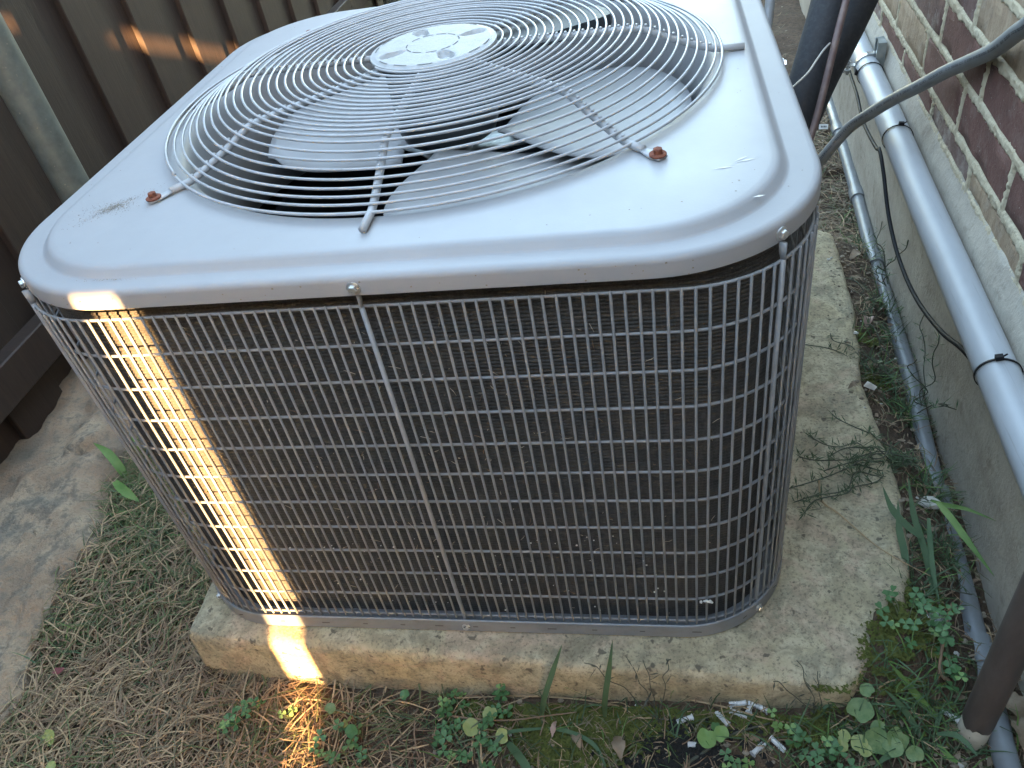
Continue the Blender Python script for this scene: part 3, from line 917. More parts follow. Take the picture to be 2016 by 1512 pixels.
mb.build('upper_wall', mt('brick_tan'), HW, smooth=False)
mb = MB(); mb.box(-.02, 6.0, S_MIN, S_MAX+3, 2.352, 2.45)
mb.build('roof_eave', mt('eave_paint'), HW, smooth=False)

# ------------------------------------------------------------------ dark board-on-board fence
FN = empty('fence', (-1.1, 0, 0))
tag(FN, 'dark brown board-on-board wooden fence with a steel post', 'fence')
def board_mesh(w, th, z0, z1, seed):
    rnd = random.Random(seed); mb = MB()
    zs = [z0 + rnd.uniform(-.012, .004), z0+.35, z0+.8, z1]
    L = []
    for z in zs:
        dx = rnd.uniform(-.0015, .0015); e = .002
        L.append([(dx, -w/2, z), (dx+th-e, -w/2, z), (dx+th, -w/2+e, z), (dx+th, w/2-e, z), (dx+th-e, w/2, z), (dx, w/2, z)])
    mb.loft(L, True, 0, True, True)
    me = mb.mesh('board', mt('fence_wood')); me.set_sharp_from_angle(angle=radians(30)); return me
FP = .255
bb = [board_mesh(.148, .016, .0, 1.85, s) for s in range(3)]
by = 1.15/1.15
k = 0
y = .6125 - 13*FP
while y < 6.0:
    # recessed boards behind the gaps, face boards proud
    inst('board', random.choice(bb), FN, (-.017, y + FP/2, random.uniform(-.012, .01)), (0, 0, random.uniform(-.006, .006)))
    inst('board', random.choice(bb), FN, (0.000, y + FP, random.uniform(-.012, .012)), (0, 0, random.uniform(-.006, .006)))
    y += FP
rl_ = MB()
def rail(z0, z1, y0, y1, seed):
    rnd = random.Random(seed); L = []
    n = 40
    for i in range(n+1):
        yy = y0 + (y1-y0)*i/n; e = .003; w = .0012*fbm(yy, seed, 0, 2, 3)
        L.append([(.017, yy, z0+w), (.052, yy, z0+w), (.055, yy, z0+e+w), (.055, yy, z1-e+w), (.052, yy, z1+w), (.017, yy, z1+w)])
    mb = MB(); mb.loft(L, True, 0, True, True); return mb.build('rail', mt('fence_wood'), FN, angle=30)
rail(.124, .212, -2.2, .36, 1); rail(.124, .212, .363, 2.6, 2); rail(.124, .212, 2.603, 6, 5); rail(1.55, 1.638, -2.2, 6, 3)
ps = MB(); ps.tube([(0, 0, -.1), (0, 0, .3), (0, 0, 1.0), (0, 0, 1.9)], .037, 24)
ps_me = ps.mesh('steel_post', mt('galvanised'))
for yy in (.420, 3.0, -2.06):
    inst('steel_post', ps_me, FN, (.115, yy, 0))

# ------------------------------------------------------------------ added unseen screen behind the camera: slots cut to shape the low sun
GT = empty('sun_screen', (0, -2.2, 0))
tag(GT, 'added unseen dark screen behind the viewer, slotted to shape the sunlight', 'light screen')
def panel(name, P, parent, th=.003):
    mb = MB(); n = len(P)
    mb.loft([[(x, -th, z) for x, z in P], [(x, th, z) for x, z in P]], True, 0, True, True)
    return mb.build(name, mt('fence_wood'), parent, smooth=False)
panel('sun_screen_panel', [(-1.2, 0), (.218, 0), (.218, .755), (.01, .925), (-.03, .960), (-.25, 1.158), (-.33, 1.190), (-.6, 1.215), (-1.2, 1.215)], GT)
panel('sun_screen_panel', [(-1.2, 1.243), (-.6, 1.243), (-.33, 1.222), (-.25, 1.196), (.01, .973), (.10, .905), (.218, .98), (1.7, .98), (1.7, 2.15), (-1.2, 2.15)], GT)
panel('sun_screen_panel', [(.268, 0), (1.7, 0), (1.7, .979), (.268, .979)], GT)
panel('sun_screen_panel', [(.0105, .9246), (.218, .755), (.218, .98), (.10, .905), (.0105, .9725)], GT, .0025)
panel('sun_screen_panel', [(.216, .972), (.270, .972), (.270, .985), (.216, .985)], GT, .0035)  # trims the top of the sun strip on the skirt
panel('sun_screen_panel', [(-.245, 1.03), (-.160, 1.03), (-.160, 1.23), (-.245, 1.23)], GT, .0022)  # added bar that keeps the sun off the steel post

# ------------------------------------------------------------------ pipes and cables
mb = MB()
pp = [tuple(wpt(s, .040 + .002*fbm(s, 0, 0, 2, 2), .328 + .010*smooth(.3, 1.2, s) + .003*sin(s*3))) for s in [x*.08 for x in range(-20, 38)]]
mb.tube(pp, .0252, 28)
wp = empty('white_pipe', tuple(wpt(0, 0, 0)))
tag(wp, 'white PVC pipe fixed along the house foundation below the bricks', 'pipe')
o = mb.build('pipe_run', mt('pvc_white')); o.parent = wp; o.matrix_parent_inverse = wp.matrix_world.inverted() if False else Matrix.Translation(-wp.location)

def along(s): return Vector(wpt(s, .040, .328 + .010*smooth(.3, 1.2, s) + .003*sin(s*3)))
def tie(s, label, head_ang, tilt=0.0):
    root = empty('cable_tie', tuple(along(s)))
    tag(root, label, 'cable tie', 'black cable ties on the white pipe')
    mb = MB(); R_ = .0262
    ring = []
    for k in range(40):
        a = 2*pi*k/40
        ring.append(WNOR*cos(a)*R_ + Vector((0, 0, 1))*sin(a)*R_ + WT*tilt*cos(a+.6)*R_)
    L = [[tuple(p - WT*.0017), tuple(p + WT*.0017), tuple(p*1.045 + WT*.0017), tuple(p*1.045 - WT*.0017)] for p in ring]
    L.append(L[0]); mb.loft(L, True)
    mb.build('tie_strap', mt('black_plastic'), root)
    mb = MB(); a = head_ang
    n = WNOR*cos(a) + Vector((0, 0, 1))*sin(a); tg = -WNOR*sin(a) + Vector((0, 0, 1))*cos(a)
    c = n*.0295 + WT*tilt*cos(a+.6)*R_
    V = [c + n*i*.0030 + tg*j*.0045 + WT*k*.0034 for i in (-1, 1) for j in (-1, 1) for k in (-1, 1)]
    mb.add(V, [(0, 1, 3, 2), (4, 6, 7, 5), (0, 4, 5, 1), (2, 3, 7, 6), (0, 2, 6, 4), (1, 5, 7, 3)])
    mb.tube([c + tg*.003, c + tg*.009 + n*.004], .0012, 5)
    mb.build('tie_head', mt('black_plastic'), root, smooth=False)
tie(.905, 'black cable tie around the white pipe just below the metal clamp', radians(10), .15)
tie(.585, 'black cable tie around the white pipe between clamp and grey cable crossing', radians(95), .1)
tie(-.105, 'black cable tie around the white pipe, nearest to the viewer', radians(80), .1)

# black wire tied along the pipe
bw = [(1.35, .045, .290), (1.05, .058, .290), (.90, .064, .296), (.76, .070, .292), (.62, .068, .300), (.585, .069, .312), (.52, .070, .296), (.43, .072, .262), (.34, .072, .243), (.25, .070, .238), (.16, .066, .245), (.06, .060, .268), (-.02, .050, .292), (-.12, .040, .296), (-.5, .035, .297), (-1.4, .035, .297)]
mb = MB(); mb.tube(catmull([wpt(*b) for b in bw], 8), .0036, 8)
o = mb.build('black_wire', mt('black_plastic'))
tag(o, 'thin black wire sagging beside the white pipe', 'wire')

# strut channel and pipe clamp
br = empty('pipe_clamp', tuple(wpt(.955, .0, 0)))
tag(br, 'galvanised pipe clamp and channel holding the white pipe to the wall', 'clamp')
def addm(mb, name, mats, root, angle=30, smooth=True):
    o = mb.build(name, mats, root, smooth, angle); o.matrix_parent_inverse = Matrix.Translation(-root.location); return o
mb = MB()
def wbox(mb, s0, s1, o0, o1, z0, z1):
    V = [wpt(s, o_, z) for s in (s0, s1) for o_ in (o0, o1) for z in (z0, z1)]
    return mb.add(V, [(0, 1, 3, 2), (4, 6, 7, 5), (0, 4, 5, 1), (2, 3, 7, 6), (0, 2, 6, 4), (1, 5, 7, 3)])
wbox(mb, .935, .976, .008, .011, .255, .392); wbox(mb, .935, .938, .011, .026, .255, .392); wbox(mb, .973, .976, .011, .026, .255, .392)
wbox(mb, .938, .945, .024, .0265, .255, .392); wbox(mb, .966, .973, .024, .0265, .255, .392); wbox(mb, .938, .973, .011, .0235, .388, .392)
addm(mb, 'strut_channel', mt('zinc'), br, 30, False)
mb = MB(); L = []
cc = along(.955)
for k in range(26):
    a = radians(-30 + 250*k/25) - radians(30)
    d = WNOR*sin(a) * 1.0 + Vector((0, 0, 1))*cos(a)
    L.append([tuple(cc + d*.0262 - WT*.008), tuple(cc + d*.0262 + WT*.008), tuple(cc + d*.0278 + WT*.008), tuple(cc + d*.0278 - WT*.008)])
mb.loft(L, True, 0, True, True)
V = [cc + WNOR*a + Vector((0, 0, 1))*b + WT*c for a in (-.034, .004) for b in (.0275, .0295) for c in (-.008, .008)]
mb.add(V, [(0, 1, 3, 2), (4, 6, 7, 5), (0, 4, 5, 1), (2, 3, 7, 6), (0, 2, 6, 4), (1, 5, 7, 3)])
V = [cc + WNOR*a + Vector((0, 0, 1))*b + WT*c for a in (.026, .050) for b in (.004, .006) for c in (-.008, .008)]
mb.add(V, [(0, 1, 3, 2), (4, 6, 7, 5), (0, 4, 5, 1), (2, 3, 7, 6), (0, 2, 6, 4), (1, 5, 7, 3)])
addm(mb, 'clamp_band', mt('bright_metal'), br, 30)
mb = MB(); mb.tube([cc + WNOR*.041 + Vector((0, 0, .018)), cc + WNOR*.041 + Vector((0, 0, -.016))], .0033, 8)
mb.tube([cc + WNOR*.041 + Vector((0, 0, .008)), cc + WNOR*.041 + Vector((0, 0, .014))], .0075, 6)
mb.tube([cc + WNOR*.041 + Vector((0, 0, -.004)), cc + WNOR*.041 + Vector((0, 0, -.010))], .0085, 6)
addm(mb, 'clamp_bolt', mt('bright_metal'), br, 30)

# thin grey conduit on the ground
cp = [(.815, 1.9), (.798, 1.55), (.793, 1.433), (.782, 1.215), (.765, .883), (.745, .573), (.737, .405), (.729, .259), (.724, .152), (.709, -.02), (.700, -.149), (.694, -.252), (.688, -.34), (.680, -.426), (.673, -.509), (.668, -.567), (.660, -.75), (.655, -1.2)]
cpl = catmull([(x, y, .022 + .003*sin(y*7)) for x, y in cp], 8)
gc = empty('grey_conduit', (.72, .15, 0))
tag(gc, 'thin grey plastic conduit lying on the ground along the foundation', 'conduit')
mb = MB(); mb.tube(cpl, .0145, 18); addm(mb, 'conduit_run', mt('pvc_grey'), gc)
for yc in (1.21, .86, .54, -.150, -.42):
    i = min(range(len(cpl)), key=lambda q: abs(cpl[q].y-yc)); p = cpl[i]; d = (cpl[i+1]-cpl[i-1]).normalized()
    mb = MB(); mb.tube([p - d*.022, p - d*.021, p + d*.021, p + d*.022], [.0165, .0182, .0182, .0165], 18)
    addm(mb, 'coupling', mt('pvc_grey'), gc, 40)

# grey flexible conduit from the unit up to the wall, with printed lettering too small to read
gcab = [(.46, .40, .12), (.56, .545, .20), (.616, .549, .280), (.655, .550, .332), (.682, .513, .375), (.707, .464, .420), (.728, .401, .466), (.742, .327, .516), (.747, .255, .556), (.742, .161, .605), (.728, .068, .658), (.722, .000, .705), (.728, -.05, .80), (.735, -.08, .95)]
gpts = catmull(gcab, 10)
gcr = empty('grey_cable', (.70, .48, 0))
tag(gcr, 'thick grey electrical cable curving from behind the unit across the brick wall', 'cable')
mb = MB(); mb.tube(gpts, .0112, 16); addm(mb, 'cable_sheath', mt('cable_grey'), gcr)
mb = MB(); rnd = random.Random(4); i = 24
def frame(i):
    p = gpts[i]; d = (gpts[i+1]-gpts[i-1]).normalized(); v = (CP-p); v = (v - d*v.dot(d)).normalized()
    side = d.cross(v); return p, d, v, side
run = 0.0; pos = []
acc = 0.0; words = 0
for i in range(18, 108):
    p, d, v, side = frame(i); seg = (gpts[i+1]-gpts[i]).length; q = 0.0
    while q < seg:
        gap = rnd.random() < .16
        w = rnd.uniform(.0012, .0024)
        if not gap:
            ang = -.25; n = v*cos(ang) + side*sin(ang); tg = d; hv = -v*sin(ang) + side*cos(ang)
            c0 = p + d*q + n*.01135
            for hh0, hh1 in (((-.0018, .0018),) if rnd.random() < .5 else ((-.0018, -.0006), (.0004, .0018))):
                mb.add([c0 + hv*hh0, c0 + hv*hh0 + tg*w*.7, c0 + hv*hh1 + tg*w*.7, c0 + hv*hh1], [(0, 1, 2, 3)])
        q += w + (.003 if gap else .0008)
addm(mb, 'printed_lettering', mt('ink'), gcr, None, False)

# insulated refrigerant line, bare copper line and thin wire
def line(name, pts, r, mat, label, cat, n=16, step=8, rfun=None):
    P = catmull(pts, step); mb = MB()
    mb.tube(P, r if rfun is None else [rfun(i/len(P)) for i in range(len(P))], n)
    return tag(mb.build(name, mt(mat)), label, cat)
line('insulated_pipe', [(.34, .26, .18), (.43, .30, .28), (.507, .345, .43), (.563, .44, .56), (.598, .52, .66), (.64, .60, .80), (.68, .68, 1.05)], .0300, 'rubber_foam', 'black foam insulated pipe rising behind the unit, left of the brown tube', 'insulated pipe')
line('insulated_pipe', [(.36, .36, .10), (.44, .37, .20), (.530, .43, .37), (.582, .505, .45), (.657, .600, .556), (.722, .66, .72), (.74, .72, 1.0)], .0310, 'rubber_foam', 'black foam insulated pipe right of the brown tube, bulging toward the bricks', 'insulated pipe')
line('copper_tube', [(.47, .20, .25), (.513, .245, .40), (.545, .305, .470), (.578, .385, .560), (.607, .455, .640), (.64, .53, .78), (.67, .60, 1.0)], .0062, 'copper_brown', 'thin brown copper tube running up the black insulated pipe', 'tube', 10)
line('control_wire', [(0.4760, 0.2093, 0.5531), (0.4985, 0.2568, 0.5469), (0.5226, 0.2930, 0.5504), (0.5398, 0.3240, 0.5579), (0.5548, 0.3524, 0.5628), (0.5693, 0.3823, 0.5620)], .0016, 'thin_wire_white', 'thin pale wire running over the black insulated pipe to the unit', 'wire', 6)
line('drain_tube', [(.500, .80, .03), (.515, .90, .14), (.535, 1.0, .24), (.56, 1.12, .36), (.60, 1.3, .55)], .0125, 'pvc_grey', 'grey plastic tube rising from the ground behind the unit', 'tube', 14)

# brown painted riser
rp_ = empty('brown_riser_pipe', (.640, -.528, 0))
tag(rp_, 'upright brown painted pipe with a bare pale foot, bottom right', 'pipe')
mb = MB(); L = []
for z, jag in ((.058, 1), (.066, .6), (.10, 0), (.3, 0), (.62, 0)):
    L.append([(.0178*cos(2*pi*k/32), .0178*sin(2*pi*k/32), z + jag*(.004*sin(k*.9) + .003*sin(k*2.3))) for k in range(32)])
mb.loft(L, True, 0, True, True); mb.build('painted_pipe', mt('brown_paint'), rp_, angle=60)
mb = MB(); mb.tube([(0, 0, -.03), (0, 0, .02), (0, 0, .075)], .0172, 32); mb.build('bare_foot', mt('bare_pvc'), rp_)

# paper tag on the conduit
tg_ = empty('paper_tag', (.742, 1.24, .03)); tag(tg_, 'small white printed tag lying beside the grey conduit', 'tag')
mb = MB(); mb.box(-.012, .012, -.007, .007, -.0006, .0006); o = mb.build('tag_card', mt('tag_white'), tg_, smooth=False); 
mb = MB()
for x in (-.007, -.003, .001, .005): mb.box(x, x+.0028, -.0028, .0026, .0007, .0008)
mb.build('tag_print', mt('ink'), tg_, smooth=False)
tg_.rotation_euler = (radians(48), 0, radians(-10)); tg_.location = (.742, 1.22, .038)

# ------------------------------------------------------------------ dry grass, straw and green grass
def in_left(x, y):
    return foot_x(y) - .01 < x < .0
def blade(mb, x, y, z, L, az, lift, w, mi, curl=.3, rnd=random):
    n = 4; pts = []; p = Vector((x, y, z)); a = az; e = lift; sd = []
    for i in range(n+1):
        pts.append(p.copy()); sd.append(Vector((-sin(a), cos(a), rnd.uniform(-.3, .3))).normalized())
        p = p + Vector((cos(a)*cos(e), sin(a)*cos(e), sin(e)))*(L/n)
        a += rnd.uniform(-curl, curl); e -= rnd.uniform(0, .35)
        if p.z < gz_fast(p.x, p.y) + .001: p.z = gz_fast(p.x, p.y) + .001 + rnd.random()*.004; e = max(e, 0)
    mb.ribbon(pts, [w*.8, w, w*.9, w*.6, w*.15], sd, mi)
_g = {}
def gz_fast(x, y):
    k = (round(x*60), round(y*60))
    if k not in _g: _g[k] = gz(x, y)
    return _g[k]
rs = random.Random(5)
def left_xy():
    while True:
        x = rs.uniform(-.86, .05); y = rs.uniform(-.95, .62)
        if x < foot_x(y) - .02: continue
        if seg_dist(x, y, SL) < .0: continue
        if x > -.45 and y > -.46: continue
        dens = 1.0
        if x > -.35: dens = max(.12, 1.0 - (x+.35)/.35)
        if rs.random() > dens: continue
        return x, y
mb = MB()
for q in range(14500):
    x, y = left_xy(); z = gz_fast(x, y)
    ns = fbm(x, y, 4, 2, 5)
    up = rs.random()
    green = .22 + 1.1*ns + (.28 if x < -.62 else 0) + (.15 if y > -.25 else 0)
    m = 3 if rs.random() < green*.8 else rs.choice((0, 0, 0, 1, 1, 1, 2))
    if rs.random() < .10: m = 0
    blade(mb, x, y, z + rs.uniform(0, .022)*(1 if x < -.4 else .6), rs.uniform(.02, .10), rs.gauss(.6, 1.1) if rs.random() < .6 else rs.random()*2*pi, rs.uniform(-.05, .45), rs.uniform(.0010, .0027), m, .28, rs)
o = mb.build('dry_grass', mt('straw_pale', 'straw_brown', 'straw_grey', 'straw_green'), smooth=False)
tag(o, 'matted dry grass covering the soil left of the slab', 'dry grass', None, 'stuff')
mb = MB()
for q in range(6200):                                  # sparse straw in front and far behind
    if rs.random() < .40:
        x = rs.uniform(-.15, .72); y = rs.uniform(-.85, -.50)
        if seg_dist(x, y, SL) < .004: continue
    elif rs.random() < .62:
        x = rs.uniform(.60, .78); y = rs.uniform(-.5, 1.6)
        if seg_dist(x, y, SL) < -.05: continue
    else: x = rs.uniform(-.6, .78); y = rs.uniform(.65, 2.85)
    z = gz_fast(x, y)
    L = rs.uniform(.008, .05) if y < .6 else rs.uniform(.03, .10)
    blade(mb, x, y, z + rs.uniform(.001, .012), L, rs.random()*2*pi, rs.uniform(-.05, .3), rs.uniform(.0007, .0019)*(1 if y < .6 else 1.5), rs.choice((0, 1, 1, 2, 2, 3)), .35, rs)
o = mb.build('loose_straw', mt('straw_pale', 'straw_brown', 'straw_grey', 'straw_green'), smooth=False)
tag(o, 'loose straw scattered over the bare soil', 'straw', None, 'stuff')
mb = MB()
spots = [(-.76, -.02, .10, 220), (-.70, -.14, .10, 320), (-.70, -.26, .10, 260), (-.72, -.42, .06, 160), (-.58, -.25, .12, 240), (-.50, -.52, .10, 120), (.60, .20, .04, 70), (.66, .10, .05, 120), (.70, .24, .03, 60), (.60, -.36, .04, 90), (.56, -.50, .05, 140), (.50, -.55, .06, 120), (.10, -.545, .10, 60), (-.02, -.57, .07, 60), (.74, .55, .03, 50), (.75, .75, .03, 50), (.60, -.54, .05, 90), (.685, -.16, .03, 120), (.66, -.28, .03, 110), (.70, .03, .03, 120), (.715, .33, .025, 80), (.735, .62, .025, 60), (.53, -.15, .05, 0), (.43, -.56, .06, 70), (.26, -.53, .06, 70), (.63, -.50, .05, 90)]
for cx, cy, sp, n in spots:
    for q in range(n):
        x = rs.gauss(cx, sp*.6); y = rs.gauss(cy, sp*.6)
        if seg_dist(x, y, SL) < -.03 or x < foot_x(y)-.015 or (x-WP.x) > .045*(y+.1) - .01: continue
        blade(mb, x, y, gz_fast(x, y), rs.uniform(.02, .06), rs.random()*2*pi, rs.uniform(.3, 1.2), rs.uniform(.0010, .0026), rs.choice((0, 0, 1, 2, 2)), .25, rs)
o = mb.build('green_grass', mt('grass_dark', 'grass_bright', 'grass_mid'), smooth=False)
tag(o, 'short green grass growing through the straw and along the wall', 'grass', None, 'stuff')

mb = MB()
for q in range(520):                                   # crumbled dead leaves along the wall
    if rs.random() < .6: x = rs.uniform(.62, .77); y = rs.uniform(-.60, 1.4)
    else: x = rs.uniform(.05, .72); y = rs.uniform(-.72, -.51)
    d = seg_dist(x, y, SL)
    if d < 0 or (x - WP.x) > .045*(y+.1) - .012: continue
    z = gz_fast(x, y) + .003; L = rs.uniform(.004, .012); a = rs.random()*6.28; u = Vector((cos(a), sin(a), rs.uniform(-.3, .5)))*L; v = Vector((-sin(a), cos(a), rs.uniform(-.3, .4)))*L*rs.uniform(.25, .6); c = Vector((x, y, z))
    mb.add([c - u, c - v*.8 - u*.2, c + u*.3 - v*.6, c + u, c + v*.7 + u*.2, c + v*.9 - u*.4], [(0, 1, 2, 3, 4, 5)], 0 if rs.random() < .7 else 1)
o = mb.build('leaf_litter', mt('dead_leaf', 'straw_brown'), smooth=False)
tag(o, 'crumbled brown leaf litter in the soil along the foundation', 'leaf litter', None, 'stuff')

# moss
mb = MB()
msp = [(.575, -.43, .050, 1700), (.545, -.475, .026, 800), (.615, -.375, .026, 600), (.10, -.522, .030, 1500), (.17, -.515, .045, 3200), (.235, -.525, .035, 2000), (.14, -.560, .055, 3600), (.215, -.555, .03, 900), (.36, -.525, .04, 900), (.45, -.533, .035, 900), (.02, -.515, .04, 900), (.56, -.50, .04, 700), (.65, .09, .02, 300), (.655, .20, .018, 200), (.30, -.525, .03, 300)]
for cx, cy, sp, n in msp:
    for q in range(n):
        x = rs.gauss(cx, sp*.62); y = rs.gauss(cy, sp*.45)
        d = seg_dist(x, y, SL)
        if d < -.035: continue
        z = max(gz_fast(x, y), .090 if d < 0 and x > .45 else -1)
        if -.035 < d < .012 and x < .45: continue
        s = rs.uniform(.0018, .0050); a = rs.random()*2*pi; h = rs.uniform(.002, .007)
        c, s2 = cos(a)*s, sin(a)*s
        mb.add([(x-c, y-s2, z+h*.4), (x+c*.6+s2*.6, y+s2*.6-c*.6, z+h*rs.uniform(.2, 1.0)), (x+c*.6-s2*.6, y+s2*.6+c*.6, z+h*rs.uniform(.3, 1.2))], [(0, 1, 2)])
o = mb.build('moss', mt('moss'), smooth=False)
tag(o, 'dark green moss creeping over the slab corner and damp soil', 'moss', None, 'stuff')

# pebbles
mb = MB()
def rock(mb, x, y, z, s, mi, rnd):
    n = 6; L = []
    for (f, h) in ((.55, -.4), (1.0, .05), (.75, .45), (.3, .62)):
        L.append([(x + s*f*cos(2*pi*k/n+.4*h)*rnd.uniform(.75, 1.25), y + s*f*sin(2*pi*k/n)*rnd.uniform(.7, 1.1), z + s*h*rnd.uniform(.7, 1.1)) for k in range(n)])
    mb.loft(L, True, mi, False, True)
for q in range(2600):
    r = rs.random()
    if r < .45: x = rs.uniform(.60, .79); y = rs.uniform(-.62, 1.7)
    elif r < .8: x = rs.uniform(-.05, .72); y = rs.uniform(-.75, -.50)
    else: x = rs.uniform(-.4, .79); y = rs.uniform(.63, 2.6)
    d = seg_dist(x, y, SL)
    if d < .004 and not (x > .55 and d > -.03): continue
    if x - WP.x > .045*(y+.1) - .008: continue
    z = gz_fast(x, y) if d > 0 else .096
    rock(mb, x, y, z + .001, rs.choice((.001, .0014, .0018, .0018, .0025, .0025, .003, .0045)), 1 if rs.random() < .10 else 0, rs)
for q in range(160):                                   # crumbs on the slab by the weeds
    x = rs.uniform(.47, .63); y = rs.uniform(-.45, .55)
    if seg_dist(x, y, SL) > -.005: continue
    rock(mb, x, y, .0975, rs.choice((.0008, .0012, .0018)), 0, rs)
o = mb.build('pebbles', mt('pebble', 'pebble_white'), smooth=False)
tag(o, 'small tan pebbles and crumbs in the soil along the foundation', 'pebbles', None, 'stuff')
mb = MB()
for q in range(700):
    x = rs.gauss(.285, .035); y = rs.gauss(-.585, .022)
    rock(mb, x, y, gz_fast(x, y)+.001, rs.uniform(.002, .0065), 0, rs)
o = mb.build('black_compost', mt('black_soil'), smooth=False)
tag(o, 'patch of black crumbly compost on the soil near the white plugs', 'compost', None, 'stuff')

# ------------------------------------------------------------------ clover
def clover_leaf(mb, c, tilt, az, s, mi):
    u0 = Vector((cos(az), sin(az), 0)); v0 = Vector((-sin(az), cos(az), 0)); n0 = Vector((0, 0, 1))
    R_ = Matrix.Rotation(tilt, 3, v0)
    for k in range(3):
        a = 2*pi*k/3
        d = R_ @ (u0*cos(a) + v0*sin(a)); sd = R_ @ (-u0*sin(a) + v0*cos(a)); n = R_ @ n0
        P = [(0, 0, 0), (.35, .30, .05), (.75, .46, .10), (1.0, .30, .07), (.92, 0, .0), (1.0, -.30, .07), (.75, -.46, .10), (.35, -.30, .05), (.55, 0, -.02)]
        V = [c + d*p[0]*s + sd*p[1]*s + n*p[2]*s for p in P]
        mb.add(V, [(0, 8, 1), (1, 8, 2), (2, 8, 4), (2, 4, 3), (8, 6, 4), (4, 6, 5), (8, 7, 6), (0, 7, 8)], mi)
clo = []
def clover_proto(seed, nleaf, spread, size, pale=False):
    rnd = random.Random(seed); root = empty('clover_plant')
    for q in range(nleaf):
        r = spread*sqrt(rnd.random()); a = rnd.random()*2*pi; h = rnd.uniform(.012, .032)
        c = Vector((r*cos(a), r*sin(a), h))
        mb = MB(); clover_leaf(mb, c, rnd.uniform(-.5, .5), rnd.random()*2*pi, size*rnd.uniform(.75, 1.15), 0)
        o = mb.build('leaf', mt('clover_leaf_pale' if (pale or rnd.random() < .15) else 'clover_leaf'), root)
        mb = MB(); mb.tube([Vector((r*.3*cos(a), r*.3*sin(a), -.004)), Vector((r*.6*cos(a), r*.6*sin(a), h*.6)), c], .0005, 4)
        mb.build('stem', mt('stem_green'), o)
    return root
protos = [clover_proto(1, 5, .018, .0084), clover_proto(2, 10, .030, .0088), clover_proto(3, 18, .046, .0086), clover_proto(4, 3, .012, .0075, True)]
CLOVER = [  # x, y, kind, label, group
    (-.335, -.552, 1, 'clover clump in the dry straw just left of the sunlit strip', 'clover before the slab'),
    (-.268, -.540, 3, 'bright clover sprig standing in the sunlit strip of straw', 'clover before the slab'),
    (-.175, -.595, 2, 'wide clover clump at the bottom edge right of the sunlit strip', 'clover before the slab'),
    (-.020, -.516, 0, 'small clover sprig touching the front face of the slab', 'clover before the slab'),
    (-.034, -.548, 1, 'clover clump left of the pale yellowing leaves', 'clover before the slab'),
    (.008, -.585, 2, 'largest clover patch before the slab, at the bottom of the picture', 'clover before the slab'),
    (.040, -.522, 1, 'clover clump at the left end of the mossy patch', 'clover before the slab'),
    (.575, -.430, 2, 'wide clover patch on the mossy right corner of the slab', 'clover at the slab corner'),
    (.622, -.418, 1, 'clover clump between the slab corner and the grey conduit', 'clover at the slab corner'),
    (.606, -.392, 0, 'clover sprig beside the flat grey stone at the slab corner', 'clover at the slab corner'),
    (.625, -.462, 1, 'clover clump behind the brown painted pipe', 'clover at the slab corner'),
    (.408, -.543, 3, 'pale clover sprig below the red scrap', 'clover near the plugs'),
    (.432, -.578, 1, 'clover clump right of the lowest white plugs', 'clover near the plugs'),
    (.470, -.590, 1, 'dark clover clump below the small yellow-green weed', 'clover near the plugs'),
    (.350, -.592, 0, 'clover sprig under the bright round leaf pair by the plugs', 'clover near the plugs')]
used = set()
for x, y, k, lab, grp in CLOVER:
    o = protos[k] if k not in used else copy_tree(protos[k])
    used.add(k)
    o.location = (x, y, max(gz(x, y), 0)); o.rotation_euler = (0, 0, random.random()*6.28)
    tag(o, lab, 'clover', grp)

# ------------------------------------------------------------------ grass clumps with broad blades and weeds
def long_blade(pts, w, mat, parent, fold=.25, up=Vector((0, 0, 1))):
    P = catmull(pts, 5); mb = MB(); n = len(P); V = []
    for i, p in enumerate(P):
        d = (P[min(i+1, n-1)]-P[max(i-1, 0)]).normalized()
        vw_ = (CP - p); vw_ = (vw_ - d*vw_.dot(d)).normalized()
        u2 = (up*.5 + vw_); u2 = (u2 - d*u2.dot(d)).normalized()
        sd = d.cross(u2); f = i/(n-1)
        ww = w*min(1, .55+f*1.8)*min(1.0, (1-f)*2.6 + .03)
        V += [p - sd*ww*.5 + u2*ww*fold*.5, p, p + sd*ww*.5 + u2*ww*fold*.5]
    F = []
    for i in range(n-1): F += [(3*i, 3*i+1, 3*i+4, 3*i+3), (3*i+1, 3*i+2, 3*i+5, 3*i+4)]
    mb.add(V, F)
    o = mb.build('blade', mt(mat)); o.parent = parent; o.matrix_parent_inverse = Matrix.Translation(-Vector(parent.location)); return o
def plant(name, loc, label, cat, group=None): return tag(empty(name, loc), label, cat, group)

p = plant('grass_tuft', (.105, -.53, .01), 'two upright green grass blades leaning on the slab edge under the grille', 'grass tuft')
long_blade([(.102, -.535, .02), (.112, -.532, .07), (.128, -.512, .112), (.142, -.500, .150)], .0075, 'grass_mid', p)
long_blade([(.188, -.530, .02), (.192, -.528, .07), (.200, -.512, .115), (.207, -.497, .160)], .0075, 'grass_mid', p)
long_blade([(.10, -.545, .012), (.14, -.555, .03), (.18, -.575, .03), (.20, -.62, .02)], .0055, 'grass_mid', p)
long_blade([(.11, -.545, .015), (.06, -.56, .028), (.04, -.575, .024), (.0, -.58, .02)], .005, 'grass_mid', p)
long_blade([(.06, -.57, .02), (.085, -.60, .04), (.11, -.63, .04)], .011, 'grass_mid', p)

